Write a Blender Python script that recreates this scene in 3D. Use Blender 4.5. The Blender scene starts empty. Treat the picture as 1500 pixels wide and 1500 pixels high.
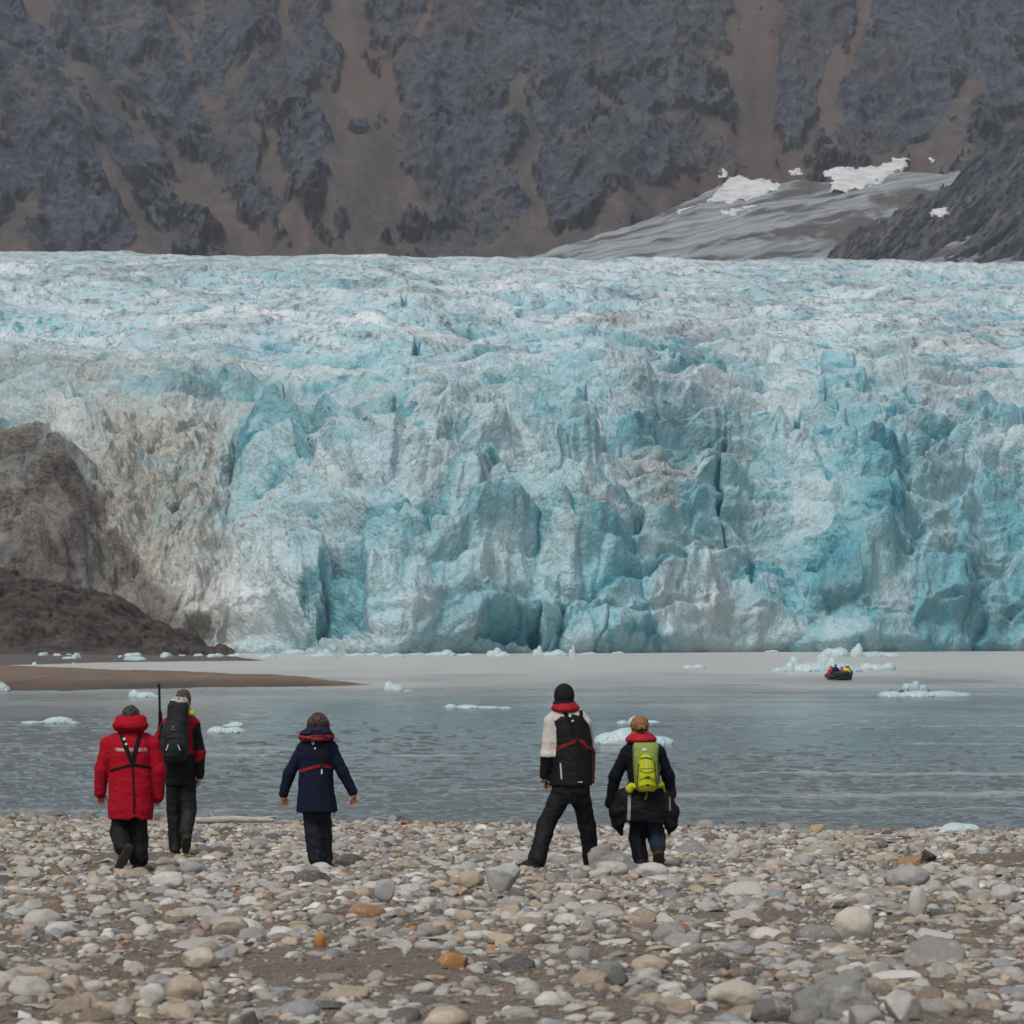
import bpy, math, random
import numpy as np
from mathutils import Vector
from mathutils.bvhtree import BVHTree
R = math.radians
rng = np.random.default_rng(11)
random.seed(11)
SC = bpy.context.scene
COL = SC.collection
F, CX, HY, H = 4380.0, 750.0, 938.0, 3.0        # lens in photo pixels, optical centre column, horizon row, eye height over the water

def P(px, py, Y):
    return np.array([(px - CX) / F * Y, Y, H + (HY - py) / F * Y])
def water_Y(py): return F * H / (py - HY)

# ------------------------------------------------------------------ noise
_perm = rng.permutation(256); _perm = np.concatenate([_perm, _perm, _perm])
_g = rng.normal(size=(256, 3)); _g /= np.linalg.norm(_g, axis=1)[:, None]; _g = (_g * 1.6).astype(np.float32)
_perm = _perm.astype(np.int32); _g4 = np.ascontiguousarray(_g.T)
def _perlin(x, y, z):
    xf, yf, zf = np.floor(x), np.floor(y), np.floor(z)
    X, Y, Z = (xf.astype(np.int32) & 255), (yf.astype(np.int32) & 255), (zf.astype(np.int32) & 255)
    x, y, z = (x - xf).astype(np.float32), (y - yf).astype(np.float32), (z - zf).astype(np.float32)
    u, v, w = [t * t * t * (t * (t * 6 - 15) + 10) for t in (x, y, z)]
    out = 0
    for i in (0, 1):
        A = _perm[X + i] + Y; wu = u if i else 1 - u
        for j in (0, 1):
            B = _perm[A + j] + Z; wv = wu * (v if j else 1 - v)
            for k in (0, 1):
                h = _perm[B + k]
                out = out + wv * (w if k else 1 - w) * (_g4[0][h] * (x - i) + _g4[1][h] * (y - j) + _g4[2][h] * (z - k))
    return out
from concurrent.futures import ThreadPoolExecutor
_pool = ThreadPoolExecutor(4)
def chunked(fn, n, *arrs, size=32768):
    """run fn over slices of flat arrays on the worker threads"""
    if n == 0: return arrs[0]
    jobs = list(_pool.map(lambda i: fn(*[a[i:i + size] for a in arrs]), range(0, n, size)))
    if isinstance(jobs[0], tuple): return tuple(np.concatenate([j[k] for j in jobs]) for k in range(len(jobs[0])))
    return np.concatenate(jobs)
def _bc(*a):
    a = np.broadcast_arrays(*[np.asarray(t, np.float64) for t in a])
    return a[0].shape, [np.ascontiguousarray(t).ravel() for t in a]
def perlin(x, y, z=0.0):
    sh, a = _bc(x, y, z)
    return chunked(_perlin, a[0].size, *a).reshape(sh)
def fbm(x, y, z=0.0, o=4, gain=.5, lac=2.03):
    def f(x, y, z):
        r, a = 0, 1.0
        for i in range(o):
            r = r + a * _perlin(x + 17.3 * i, y - 9.1 * i, z + 3.7 * i)
            x, y, z = x * lac, y * lac, z * lac; a *= gain
        return r
    sh, a = _bc(x, y, z)
    return chunked(f, a[0].size, *a).reshape(sh)
def ridged(x, y, z=0.0, o=4, gain=.5):
    def f(x, y, z):
        r, a, n = 0, 1.0, 0
        for i in range(o):
            r = r + a * (1 - np.abs(_perlin(x + 31.7 * i, y + 5.3 * i, z)) * 1.6) ** 2
            n += a; x, y, z = x * 2.07, y * 2.07, z * 2.07; a *= gain
        return r / n
    sh, a = _bc(x, y, z)
    return chunked(f, a[0].size, *a).reshape(sh)
def sstep(a, b, x):
    t = np.clip((x - a) / (b - a), 0, 1)
    return t * t * (3 - 2 * t)
def hash2(i, j, k):
    h = (i.astype(np.int64) * 73856093) ^ (j.astype(np.int64) * 19349663) ^ (k * 83492791)
    h = (h ^ (h >> 13)) * 1274126177 & 0x7fffffff
    return ((h ^ (h >> 15)) & 0xffff) / 65535.0
def wedges(a, b, ca, cb, seed, front=1.3, back=.6, side=.7):
    """jagged blocks: the highest of many tilted pyramids, steep on the -b side; returns height 0..1 and an id"""
    sh, ab = _bc(a / ca, b / cb)
    r = chunked(lambda a, b: _wedges(a, b, seed, front, back, side), ab[0].size, *ab)
    return r[0].reshape(sh), r[1].reshape(sh), r[2].reshape(sh)
def _wedges(a, b, seed, front, back, side):
    ia, ib = np.floor(a), np.floor(b)
    best = np.full(a.shape, -9.0, np.float32); bid = np.zeros(a.shape, np.float32); sec = best.copy()
    for di in (-1, 0, 1):
        for dj in (-1, 0, 1):
            I, J = ia + di, ib + dj
            x0 = I + hash2(I, J, seed); y0 = J + hash2(I, J, seed + 1)
            h0 = .35 + .65 * hash2(I, J, seed + 2); th = (hash2(I, J, seed + 3) - .5) * 1.5
            dx, dy = a - x0, b - y0
            c, s = np.cos(th), np.sin(th)
            dx, dy = c * dx + s * dy, -s * dx + c * dy
            r1, r2 = hash2(I, J, seed + 7) - .5, hash2(I, J, seed + 8) - .5
            h = h0 + .30 - np.maximum(np.abs(dx + .3 * r1 * dy) * side * (1 + .5 * r2) + np.where(dy < 0, 0, dy * .25), np.where(dy < 0, -dy * front, dy * back))
            h = np.minimum(h, h0 * .9 + r1 * 1.3 * dx + r2 * 1.1 * dy)
            m = h > best
            sec = np.maximum(sec, np.minimum(h, best))
            best = np.where(m, h, best); bid = np.where(m, hash2(I, J, seed + 5), bid)
    return np.clip(best, -.45, 1), bid, best - sec
def poly_in(px, py, pts):
    """inside distance (pixels) to a convex polygon"""
    pts = np.array(pts, float); c = pts.mean(0); d = None
    for i in range(len(pts)):
        p, q = pts[i], pts[(i + 1) % len(pts)]
        n = np.array([-(q - p)[1], (q - p)[0]]); n /= np.linalg.norm(n)
        if np.dot(n, c - p) < 0: n = -n
        e = (px - p[0]) * n[0] + (py - p[1]) * n[1]
        d = e if d is None else np.minimum(d, e)
    return d
def poly_mask(px, py, pts, soft=1.0):
    """signed inside distance to any simple polygon"""
    pts = np.array(pts, float); n = len(pts)
    inside = np.zeros(px.shape, bool); d = np.full(px.shape, 1e9)
    for i in range(n):
        (x1, y1), (x2, y2) = pts[i], pts[(i + 1) % n]
        ex, ey = x2 - x1, y2 - y1
        t = np.clip(((px - x1) * ex + (py - y1) * ey) / (ex * ex + ey * ey + 1e-9), 0, 1)
        d = np.minimum(d, np.hypot(px - x1 - t * ex, py - y1 - t * ey))
        inside ^= ((y1 > py) != (y2 > py)) & (px < ex * (py - y1) / (ey + 1e-12) + x1)
    return np.where(inside, d, -d)
def line_dist(px, py, pts):
    d = np.full(px.shape, 1e9); pts = np.array(pts, float)
    for (x1, y1), (x2, y2) in zip(pts[:-1], pts[1:]):
        ex, ey = x2 - x1, y2 - y1
        t = np.clip(((px - x1) * ex + (py - y1) * ey) / (ex * ex + ey * ey + 1e-9), 0, 1)
        d = np.minimum(d, np.hypot(px - x1 - t * ex, py - y1 - t * ey))
    return d

# ------------------------------------------------------------------ mesh helpers
def mesh_from(name, V, Fq, smooth=True):
    V = np.asarray(V, np.float32).reshape(-1, 3); Fq = np.asarray(Fq, np.int32)
    me = bpy.data.meshes.new(name); k = Fq.shape[1]
    me.vertices.add(len(V)); me.vertices.foreach_set('co', V.ravel())
    me.loops.add(Fq.size); me.loops.foreach_set('vertex_index', Fq.ravel())
    me.polygons.add(len(Fq)); me.polygons.foreach_set('loop_start', np.arange(0, Fq.size, k, dtype=np.int32))
    me.polygons.foreach_set('use_smooth', np.full(len(Fq), smooth))
    me.update(calc_edges=True); me.validate()
    return me
def set_attr(me, name, arr):
    arr = np.asarray(arr, np.float32)
    if arr.ndim == 1:
        at = me.attributes.new(name, 'FLOAT', 'POINT'); at.data.foreach_set('value', arr)
    else:
        if arr.shape[1] == 3: arr = np.concatenate([arr, np.ones((len(arr), 1), np.float32)], 1)
        at = me.attributes.new(name, 'FLOAT_COLOR', 'POINT'); at.data.foreach_set('color', arr.ravel())
def grid_faces(nr, nc, keep=None):
    i = np.arange(nr * nc).reshape(nr, nc)
    q = np.stack([i[:-1, :-1], i[:-1, 1:], i[1:, 1:], i[1:, :-1]], -1).reshape(-1, 4)
    if keep is not None:
        k = keep.ravel(); q = q[k[q].all(1)]
    return q
def compact(V, q):
    u, inv = np.unique(q, return_inverse=True)
    return V[u], inv.reshape(q.shape), u
def link(name, me, mat=None, parent=None, loc=None):
    o = bpy.data.objects.new(name, me); COL.objects.link(o)
    if mat is not None and me is not None: me.materials.append(mat)
    if parent is not None: o.parent = parent
    if loc is not None: o.location = loc
    return o
def tag(o, label=None, cat=None, group=None, kind=None):
    for k, v in (('label', label), ('category', cat), ('group', group), ('kind', kind)):
        if v: o[k] = v
    return o

# ------------------------------------------------------------------ materials
class NT:
    def __init__(s, name, rough=.7, spec=.3):
        s.m = bpy.data.materials.new(name); s.m.use_nodes = True
        s.n, s.l = s.m.node_tree.nodes, s.m.node_tree.links
        s.b = s.n['Principled BSDF']; s.b.inputs['Roughness'].default_value = rough
        s.b.inputs['Specular IOR Level'].default_value = spec
    def node(s, t, **kw):
        n = s.n.new(t)
        for k, v in kw.items():
            if k in n.inputs: s.set(n.inputs[k], v)
            else: setattr(n, k, v)
        return n
    def set(s, sock, v):
        if hasattr(v, 'is_output'): s.l.new(v, sock)
        elif isinstance(v, (tuple, list)) and sock.type == 'RGBA' and len(v) == 3: sock.default_value = (*v, 1)
        else: sock.default_value = v
    def attr(s, name): return s.node('ShaderNodeAttribute', attribute_name=name)
    def coord(s, out='Object', scale=None):
        c = s.node('ShaderNodeTexCoord').outputs[out]
        if scale is None: return c
        mp = s.node('ShaderNodeMapping', Vector=c); mp.inputs['Scale'].default_value = scale
        return mp.outputs[0]
    def noise(s, vec, scale, detail=5, rough=.6, dist=0):
        return s.node('ShaderNodeTexNoise', Vector=vec, Scale=scale, Detail=detail, Roughness=rough, Distortion=dist).outputs[0]
    def math(s, op, a, b=0.0, clamp=False):
        n = s.node('ShaderNodeMath', operation=op, use_clamp=clamp); s.set(n.inputs[0], a); s.set(n.inputs[1], b); return n.outputs[0]
    def mapr(s, v, a, b, c=0.0, d=1.0):
        n = s.node('ShaderNodeMapRange'); s.set(n.inputs[0], v)
        for i, k in enumerate((a, b, c, d)): n.inputs[i + 1].default_value = k
        return n.outputs[0]
    def mix(s, f, a, b, mode='MIX'):
        n = s.node('ShaderNodeMix', data_type='RGBA', blend_type=mode)
        s.set(n.inputs[0], f); s.set(n.inputs[6], a); s.set(n.inputs[7], b); return n.outputs[2]
    def bump(s, h, strength=.5, dist=.1, normal=None):
        n = s.node('ShaderNodeBump', Height=h, Strength=strength, Distance=dist)
        if normal is not None: s.l.new(normal, n.inputs['Normal'])
        return n.outputs[0]
    def out(s, color=None, normal=None, rough=None):
        if color is not None: s.set(s.b.inputs['Base Color'], color)
        if normal is not None: s.set(s.b.inputs['Normal'], normal)
        if rough is not None: s.set(s.b.inputs['Roughness'], rough)
        return s.m
# ------------------------------------------------------------------ distance fields turned into one continuous skin
def surface_nets(Fv, org, h):
    nx, ny, nz = Fv.shape; S = Fv < 0
    off = [(i, j, k) for i in (0, 1) for j in (0, 1) for k in (0, 1)]
    cnt = sum(S[i:nx - 1 + i, j:ny - 1 + j, k:nz - 1 + k].astype(np.int8) for i, j, k in off)
    I, J, K = np.nonzero((cnt > 0) & (cnt < 8))
    vals = {o: Fv[I + o[0], J + o[1], K + o[2]] for o in off}
    acc = np.zeros((len(I), 3)); n = np.zeros(len(I))
    for a in off:
        for ax in range(3):
            if a[ax]: continue
            b = list(a); b[ax] = 1; b = tuple(b)
            va, vb = vals[a], vals[b]; m = (va < 0) != (vb < 0)
            t = np.where(m, va / np.where(m, va - vb, 1), 0)
            p = np.array(a, float)[None] + np.eye(3)[ax][None] * t[:, None]
            acc[m] += p[m]; n[m] += 1
    V = (acc / n[:, None] + np.stack([I, J, K], -1)) * h + np.asarray(org)
    idx = np.full((nx - 1, ny - 1, nz - 1), -1, np.int64); idx[I, J, K] = np.arange(len(I))
    Q = []
    for ax in range(3):
        o1, o2 = [(1, 2), (2, 0), (0, 1)][ax]
        sl = [slice(1, -1)] * 3; sl[ax] = slice(0, -1); A = S[tuple(sl)]
        sl2 = list(sl); sl2[ax] = slice(1, None); B = S[tuple(sl2)]
        c = np.argwhere(A != B); 
        if not len(c): continue
        inside = A[tuple(c.T)]
        c = c + 1; c[:, ax] -= 1
        def at(d1, d2):
            e = c.copy(); e[:, o1] += d1; e[:, o2] += d2
            return idx[tuple(e.T)]
        q = np.stack([at(-1, -1), at(0, -1), at(0, 0), at(-1, 0)], -1)
        Q.append(np.where(inside[:, None], q, q[:, ::-1]))
    Q = np.concatenate(Q)
    return V, Q[(Q >= 0).all(1)]
class SDF:
    """smooth union of round cones; each (a, b, ra, rb, ys): ys squeezes the depth (y) about the line"""
    def __init__(s, lo, hi, h):
        s.lo = np.array(lo, float); s.h = h
        s.n = np.maximum(4, np.ceil((np.array(hi) - s.lo) / h).astype(int) + 1)
        s.F = np.full(s.n, 9.0, np.float32)
    def ax(s, sl=None):
        g = [s.lo[i] + s.h * np.arange(s.n[i]) for i in range(3)]
        if sl is not None: g = [g[i][sl[i]] for i in range(3)]
        return g[0][:, None, None], g[1][None, :, None], g[2][None, None, :]
    def region(s, lo, hi):
        a = np.clip(np.floor((np.array(lo) - s.lo) / s.h).astype(int), 0, s.n - 1)
        b = np.clip(np.ceil((np.array(hi) - s.lo) / s.h).astype(int) + 1, 1, s.n)
        return tuple(slice(i, max(j, i + 1)) for i, j in zip(a, b))
    def cone(s, a, b, ra, rb=None, k=.03, ys=1.0, cut=False, xs=1.0):
        rb = ra if rb is None else rb
        a, b = np.array(a, float), np.array(b, float)
        r = max(ra, rb) * max(1, ys, xs) + 3 * k + 2 * s.h
        sl = s.region(np.minimum(a, b) - r, np.maximum(a, b) + r)
        x, y, z = s.ax(sl)
        d = b - a; L2 = float(d @ d) + 1e-12
        x, y, z = (x - a[0]) / xs, (y - a[1]) / ys, z - a[2]
        d = d / np.array([xs, ys, 1]); L2 = float(d @ d) + 1e-12
        t = np.clip((x * d[0] + y * d[1] + z * d[2]) / L2, 0, 1)
        D = (np.sqrt((x - t * d[0]) ** 2 + (y - t * d[1]) ** 2 + (z - t * d[2]) ** 2) - (ra + (rb - ra) * t)) * min(1, .5 + .5 * min(ys, xs))
        f = s.F[sl]
        if cut:
            s.F[sl] = np.maximum(f, -D); return s
        hh = np.clip(.5 + .5 * (f - D) / k, 0, 1)
        s.F[sl] = np.where(f > 5, D, f * (1 - hh) + D * hh - k * hh * (1 - hh))
        return s
    def chain(s, pts, rs, **kw):
        for i in range(len(pts) - 1): s.cone(pts[i], pts[i + 1], rs[i], rs[i + 1], **kw)
        return s
    def ell(s, c, r, k=.03):
        return s.cone(c, np.array(c) + 1e-5, r[2], r[2], k=k, ys=r[1] / r[2], xs=r[0] / r[2])
    def box(s, c, hs, rad=.02, k=.03, rot=0.0):
        r = np.max(np.abs(hs)) * 1.5 + 3 * k
        sl = s.region(np.array(c) - r, np.array(c) + r); x, y, z = s.ax(sl)
        x, y, z = np.broadcast_arrays(x - c[0], y - c[1], z - c[2])
        if rot: cs, sn = math.cos(rot), math.sin(rot); x, z = cs * x + sn * z, -sn * x + cs * z
        qx, qy, qz = np.abs(x) - hs[0] + rad, np.abs(y) - hs[1] + rad, np.abs(z) - hs[2] + rad
        D = np.sqrt(np.maximum(qx, 0) ** 2 + np.maximum(qy, 0) ** 2 + np.maximum(qz, 0) ** 2) + np.minimum(np.maximum(qx, np.maximum(qy, qz)), 0) - rad
        f = s.F[sl]; hh = np.clip(.5 + .5 * (f - D) / k, 0, 1)
        s.F[sl] = np.where(f > 5, D, f * (1 - hh) + D * hh - k * hh * (1 - hh))
        return s
    def plane(s, p, n):
        """keep what lies behind the plane (against n)"""
        x, y, z = s.ax(); n = np.array(n, float); n /= np.linalg.norm(n)
        s.F = np.maximum(s.F, ((x - p[0]) * n[0] + (y - p[1]) * n[1] + (z - p[2]) * n[2]).astype(np.float32)); return s
    def rough(s, amp, sx, sy, sz, seed=0.0, o=3, fn=None):
        near = np.abs(s.F) < 4 * amp + 2 * s.h
        I = np.argwhere(near); p = s.lo + s.h * I
        s.F[tuple(I.T)] += (amp * (fn or fbm)(p[:, 0] / sx + seed, p[:, 1] / sy, p[:, 2] / sz + seed, o)).astype(np.float32); return s
    def mesh(s, name, sub=None):
        V, q = surface_nets(s.F, s.lo, s.h)
        if sub is not None: V = V - np.asarray(sub)
        s.V = V
        return mesh_from(name, V, q)
# ------------------------------------------------------------------ camera, light, air
cam = bpy.data.cameras.new('camera'); co = bpy.data.objects.new('camera', cam); COL.objects.link(co)
co.location = (0, 0, H); co.rotation_euler = (R(90), 0, 0)
cam.sensor_width = 36; cam.lens = F / 1500 * 36; cam.shift_y = (HY - 750) / 1500
cam.clip_start = .5; cam.clip_end = 30000
cam.dof.use_dof = True; cam.dof.focus_distance = 46; cam.dof.aperture_fstop = 9
SC.camera = co
SUN_EL, SUN_AZ = R(52), R(205)       # high, behind the camera and to its left, through thick cloud
w = bpy.data.worlds.new('World'); SC.world = w; w.use_nodes = True
wn, wl = w.node_tree.nodes, w.node_tree.links
sky = wn.new('ShaderNodeTexSky'); sky.sky_type = 'NISHITA'; sky.sun_disc = False
sky.sun_elevation = SUN_EL; sky.sun_rotation = SUN_AZ; sky.dust_density = 4; sky.air_density = 1.3
hs = wn.new('ShaderNodeHueSaturation'); hs.inputs['Saturation'].default_value = .32
wl.new(sky.outputs[0], hs.inputs['Color']); wl.new(hs.outputs[0], wn['Background'].inputs[0])
wn['Background'].inputs[1].default_value = .095
sl = bpy.data.lights.new('sun', 'SUN'); sl.energy = 1.5; sl.angle = R(20); sl.color = (1, .975, .94)
so = bpy.data.objects.new('sun', sl); COL.objects.link(so)
sd = Vector((math.sin(SUN_AZ) * math.cos(SUN_EL), math.cos(SUN_AZ) * math.cos(SUN_EL), math.sin(SUN_EL)))
so.rotation_euler = sd.to_track_quat('Z', 'Y').to_euler(); so.location = (0, -20, 60)
SC.view_settings.view_transform = 'Standard'; SC.view_settings.look = 'None'
SC.view_settings.exposure = .1; SC.view_settings.gamma = 1
SC.cycles.use_denoising = True
SC.cycles.max_bounces = 6; SC.cycles.diffuse_bounces = 3; SC.cycles.volume_bounces = 0
# ------------------------------------------------------------------ mountain wall
def crest_py(px): return np.interp(px, [-400, 0, 200, 430, 600, 750, 900, 1150, 1260, 1500, 1900], [373, 376, 382, 388, 391, 393, 396, 397, 402, 403, 401])
def mtn_base(px):  return np.interp(px, [-500, 700, 800, 950, 1050, 1200, 1330, 1430, 2000], [405, 405, 392, 338, 290, 280, 268, 255, 200])
def mtn_Y(px, py):
    b = mtn_base(px)
    Yb = 2900 + (405 - b) * 4.2
    t = b - py
    return Yb + 2.0 * t + .0004 * np.maximum(t, 0) ** 2
def tongue_Y(px, py): return 2600 + np.clip(405 - py, -30, 300) * 5.2

nc, nr = 1330, 640
px1 = np.concatenate([np.linspace(-420, -130, 60)[:-1], np.linspace(-130, 1630, nc - 118), np.linspace(1630, 1920, 60)[1:]]); py1 = np.concatenate([np.linspace(430, -40, nr - 90), np.linspace(-44, -900, 90)])
PX, PY = np.meshgrid(px1, py1)
Yb = mtn_Y(PX, PY)
X, Z = (PX - CX) / F * Yb, H + (HY - PY) / F * Yb
wx = 28 * fbm(PX / 90, PY / 90, 2.2, 4); wy = 28 * fbm(PX / 90, PY / 90, 7.7, 4)
QX, QY = PX + wx, PY + wy
chutes = [([(520, -60), (520, 150), (560, 300), (540, 400)], 16, 75), ([(650, -40), (570, 120), (560, 260)], 10, 20), ([(380, -30), (470, 120), (520, 260)], 8, 22),
          ([(40, -40), (100, 90), (210, 180), (330, 300), (400, 400)], 16, 34), ([(240, 20), (330, 140), (400, 270), (470, 390)], 9, 18),
          ([(-60, 140), (60, 290), (-20, 400)], 10, 26), ([(110, 150), (190, 300), (240, 400)], 10, 26), ([(0, 60), (60, 100), (150, 120)], 8, 16),
          ([(1100, -60), (1110, 120), (1110, 270)], 26, 48), ([(1280, -60), (1250, 80), (1180, 200), (1150, 280)], 18, 30), ([(860, -20), (880, 120), (960, 250), (1010, 300)], 8, 12),
          ([(760, 140), (780, 300), (720, 400)], 14, 40), ([(1440, 120), (1390, 200), (1340, 230)], 10, 20), ([(300, -40), (290, 60), (360, 110)], 8, 14), ([(950, 200), (1040, 170), (1080, 230)], 9, 22)]
scree = np.full(PX.shape, -9.0)
for pts, w0, w1 in chutes:
    n = len(pts); ys = np.array([p[1] for p in pts], float)
    wd = np.interp(PY, [ys.min(), ys.max()], [w0, w1])
    scree = np.maximum(scree, 1 - line_dist(QX, QY, pts) / wd)
lowsc = sstep(0, 1, 1 - (mtn_base(PX) - PY) / 90.0) * .7 - .35
scree = np.maximum(scree, lowsc) + .70 * fbm(PX / 75 + PY / 200, PY / 75, 4.0, 6, .62) + .30 * fbm(PX / 11, PY / 9, 4.0, 4, .65)
outs = [(475, 98, 34, 46), (530, 190, 12, 13), (476, 190, 15, 12), (170, 190, 22, 28), (220, 185, 20, 30), (60, 250, 80, 70), (60, 60, 60, 50), (410, 140, 34, 18), (130, 345, 70, 34),
        (640, 110, 55, 70), (680, 40, 50, 50), (650, 240, 60, 50), (920, 60, 70, 50), (850, 100, 40, 90), (860, 270, 60, 60), (960, 240, 40, 45), (1170, 130, 45, 60), (1200, 50, 50, 60), (1330, 90, 80, 80), (1350, 180, 60, 40), (330, 60, 80, 40), (280, 130, 50, 28), (415, 300, 18, 20), (340, 200, 30, 28)]
for cx, cy, rx, ry in outs:
    d = np.hypot((QX - cx) / rx, (QY - cy) / ry)
    scree -= np.clip(1.25 - d, 0, 1) * 1.3
rock = sstep(.10, -.30, scree + .25 * fbm(X / 30, Z / 30, Yb / 40, 4, .65))
arc = np.hypot(Yb, Z - 300)
rn = ridged(X / 160, Z / 260, Yb / 300, 6, .55)
rf = fbm(X / 45, Z / 60, Yb / 60, 5, .62)
can = wedges(X + 12 * fbm(X / 40, Z / 40, 3.3, 3), Z, 46, 60, 40, .8, .8, .8)[0]
disp = rock * (14 + 52 * (rn - .55) + 46 * (ridged(X / 105 + .4 * fbm(X / 60, Z / 60, 2, 3), Z / 420, 3, 4, .5) - .55) + 17 * can + 9 * rf) + (1 - rock) * (2.2 * fbm(X / 60, Z / 200, 1.1, 4) + 1.0 * fbm(X / 12, Z / 18, 6.1, 3))
disp += 80 * fbm(PX / 260, PY / 420, 9.0, 4)
nY, nZ = -.72, .69
V = np.stack([X, Yb + nY * disp, Z + nZ * disp * .5], -1)
V[0] -= (0, 0, 80)
me = mesh_from('mountain', V.reshape(-1, 3), grid_faces(nr, nc)[:, ::-1])
warm = fbm(PX / 130, PY / 110, 5.5, 4) + .9 * np.exp(-((PX - 1240) / 70) ** 2) * sstep(260, 60, PY) + .35 * np.exp(-((PX - 1110) / 90) ** 2)
set_attr(me, 'rock', (.7 * sstep(.34, -.40, scree + .35 * fbm(X / 22, Z / 22, Yb / 30, 4, .65)) + .3 * rock).ravel()); set_attr(me, 'warm', warm.ravel()); set_attr(me, 'grey', (fbm(QX / 60, QY / 110, 15, 5, .6) + .5 * rock - .1).ravel())
t = NT('mountain_rock', .95, .1)
oc = t.coord()
n1 = t.noise(oc, .018, 9, .68); n2 = t.noise(oc, .045, 10, .74); n3 = t.noise(oc, .4, 4, .6)
rockc = t.mix(t.mapr(n2, .36, .66), (.028, .036, .056), (.168, .180, .212))
rockc = t.mix(t.mapr(n1, .55, .75, 0, .55), rockc, (.14, .115, .085))
scr = t.mix(t.mapr(n1, .35, .68), (.145, .120, .108), (.245, .193, .157))
scr = t.mix(t.mapr(t.attr('grey').outputs['Fac'], -.1, .9), scr, t.mix(n2, (.055, .06, .07), (.12, .122, .13)))
scr = t.mix(t.mapr(n3, .5, .75, 0, .5), scr, (.075, .07, .07))
wf = t.mapr(t.attr('warm').outputs['Fac'], -.1, .9, 0, .8)
n4 = t.noise(oc, .16, 7, .75); n5 = t.noise(t.coord('Object', (1, .35, .2)), .055, 6, .65)
scr = t.mix(t.mapr(n4, .48, .70, 0, .75), scr, (.062, .062, .068)); scr = t.mix(t.mapr(n4, .28, .42, .5, 0), scr, (.25, .215, .185)); scr = t.mix(t.mapr(n5, .45, .65, 0, .5), scr, (.085, .082, .085))
scr = t.mix(wf, scr, (.172, .114, .097)); rockc = t.mix(t.math('MULTIPLY', wf, .45), rockc, (.12, .095, .078))
c = t.mix(t.attr('rock').outputs['Fac'], scr, rockc)
t.out(c, t.bump(t.math('ADD', n2, t.math('MULTIPLY', n3, .2)), 1, 11))
tag(link('mountain', me, t.m), 'steep rocky mountain wall with scree chutes behind the glacier', 'mountain', kind='structure')

# ------------------------------------------------------------------ small grey ice tongue and the dark slope on the right
nc, nr = 420, 260
px1 = np.linspace(690, 1560, nc); s1 = np.linspace(0, 1, nr)
PX, S = np.meshgrid(px1, s1)
top = np.interp(PX, [690, 780, 950, 1050, 1200, 1330, 1430, 1560], [396, 384, 330, 284, 276, 264, 258, 240]) - 10
PY = 425 + (top - 425) * S
Yt = tongue_Y(PX, PY)
X, Z = (PX - CX) / F * Yt, H + (HY - PY) / F * Yt
flow = (PY - 385) + (PX - 780) * .22                    # bands run up to the right
dz = 5 * fbm(PX / 120, flow / 24, 1.0, 4) + 1.0 * fbm(PX / 40, flow / 7, 2.0, 4) + .4 * ridged(PX / 30, flow / 4, 2, 3)
V = np.stack([X, Yt, Z + dz], -1)
me = mesh_from('glacier_tongue', V.reshape(-1, 3), grid_faces(nr, nc)[:, ::-1])
deb = sstep(.05, .5, fbm(PX / 140, flow / 13, 6.0, 5, .6) + .45 * sstep(350, 395, PY) * sstep(850, 1250, PX) - .05)
for bx, by, rx, ry in ((815 + 350, 342, 50, 12), (1010, 385, 60, 7), (1250, 335, 50, 22), (1330, 290, 60, 14), (790, 384, 60, 8)):
    deb = np.maximum(deb, sstep(1.3, .6, np.hypot((PX - bx) / rx, (PY - by + (PX - bx) * .15) / ry) + .5 * fbm(PX / 25, PY / 8, 1, 3)))
set_attr(me, 'deb', deb.ravel()); set_attr(me, 'streak', fbm(PX / 180, flow / 3.5, 8, 4, .6).ravel())
t = NT('dirty_tongue_ice', .8, .2)
ice = t.mix(t.mapr(t.attr('streak').outputs['Fac'], -.5, .5), (.19, .212, .228), (.36, .382, .395))
c = t.mix(t.attr('deb').outputs['Fac'], ice, t.mix(t.noise(t.coord(), .05, 6), (.05, .05, .055), (.15, .125, .115)))
t.out(c, t.bump(t.noise(t.coord(), .12, 6, .65), .6, 4))
tag(link('glacier_tongue', me, t.m), 'small grey side glacier streaked with debris at the mountain foot', 'glacier', kind='structure')

nc, nr = 420, 300
px1 = np.linspace(1130, 1960, nc); PX, S = np.meshgrid(px1, np.linspace(0, 1, nr))
top = np.interp(PX, [1130, 1190, 1240, 1300, 1360, 1420, 1500, 1700, 1960], [408, 396, 345, 300, 268, 225, 160, 20, -160]) + 9 * fbm(PX / 26, 0 * PX, 2.2, 4)
PY = 430 + (top - 430) * S
Yh = 2560 + (430 - PY) * 3.0 + 60 * S ** 6
X, Z = (PX - CX) / F * Yh, H + (HY - PY) / F * Yh
fl = PX + PY * 1.25
dz = 14 * fbm(fl / 50, PY / 100, 1.5, 6, .6) + 18 * ridged(fl / 30, PY / 60, 3.3, 5, .6) - 11 + 30 * (1 - sstep(0, .06, 1 - S)) * -1
V = np.stack([X, Yh - dz, Z + dz * .6], -1)
V[-1] += (0, 160, -60)
me = mesh_from('hillside', V.reshape(-1, 3), grid_faces(nr, nc)[:, ::-1])
set_attr(me, 'rib', fbm(fl / 22, PY / 140, 4.2, 5, .6).ravel())
t = NT('hillside_scree', .95, .1)
n1 = t.noise(t.coord(), .05, 8, .7)
c = t.mix(t.mapr(t.attr('rib').outputs['Fac'], -.45, .5), (.052, .060, .074), (.145, .145, .15))
c = t.mix(t.mapr(n1, .52, .72, 0, .6), c, (.03, .034, .04))
t.out(c, t.bump(n1, .9, 6))
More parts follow.
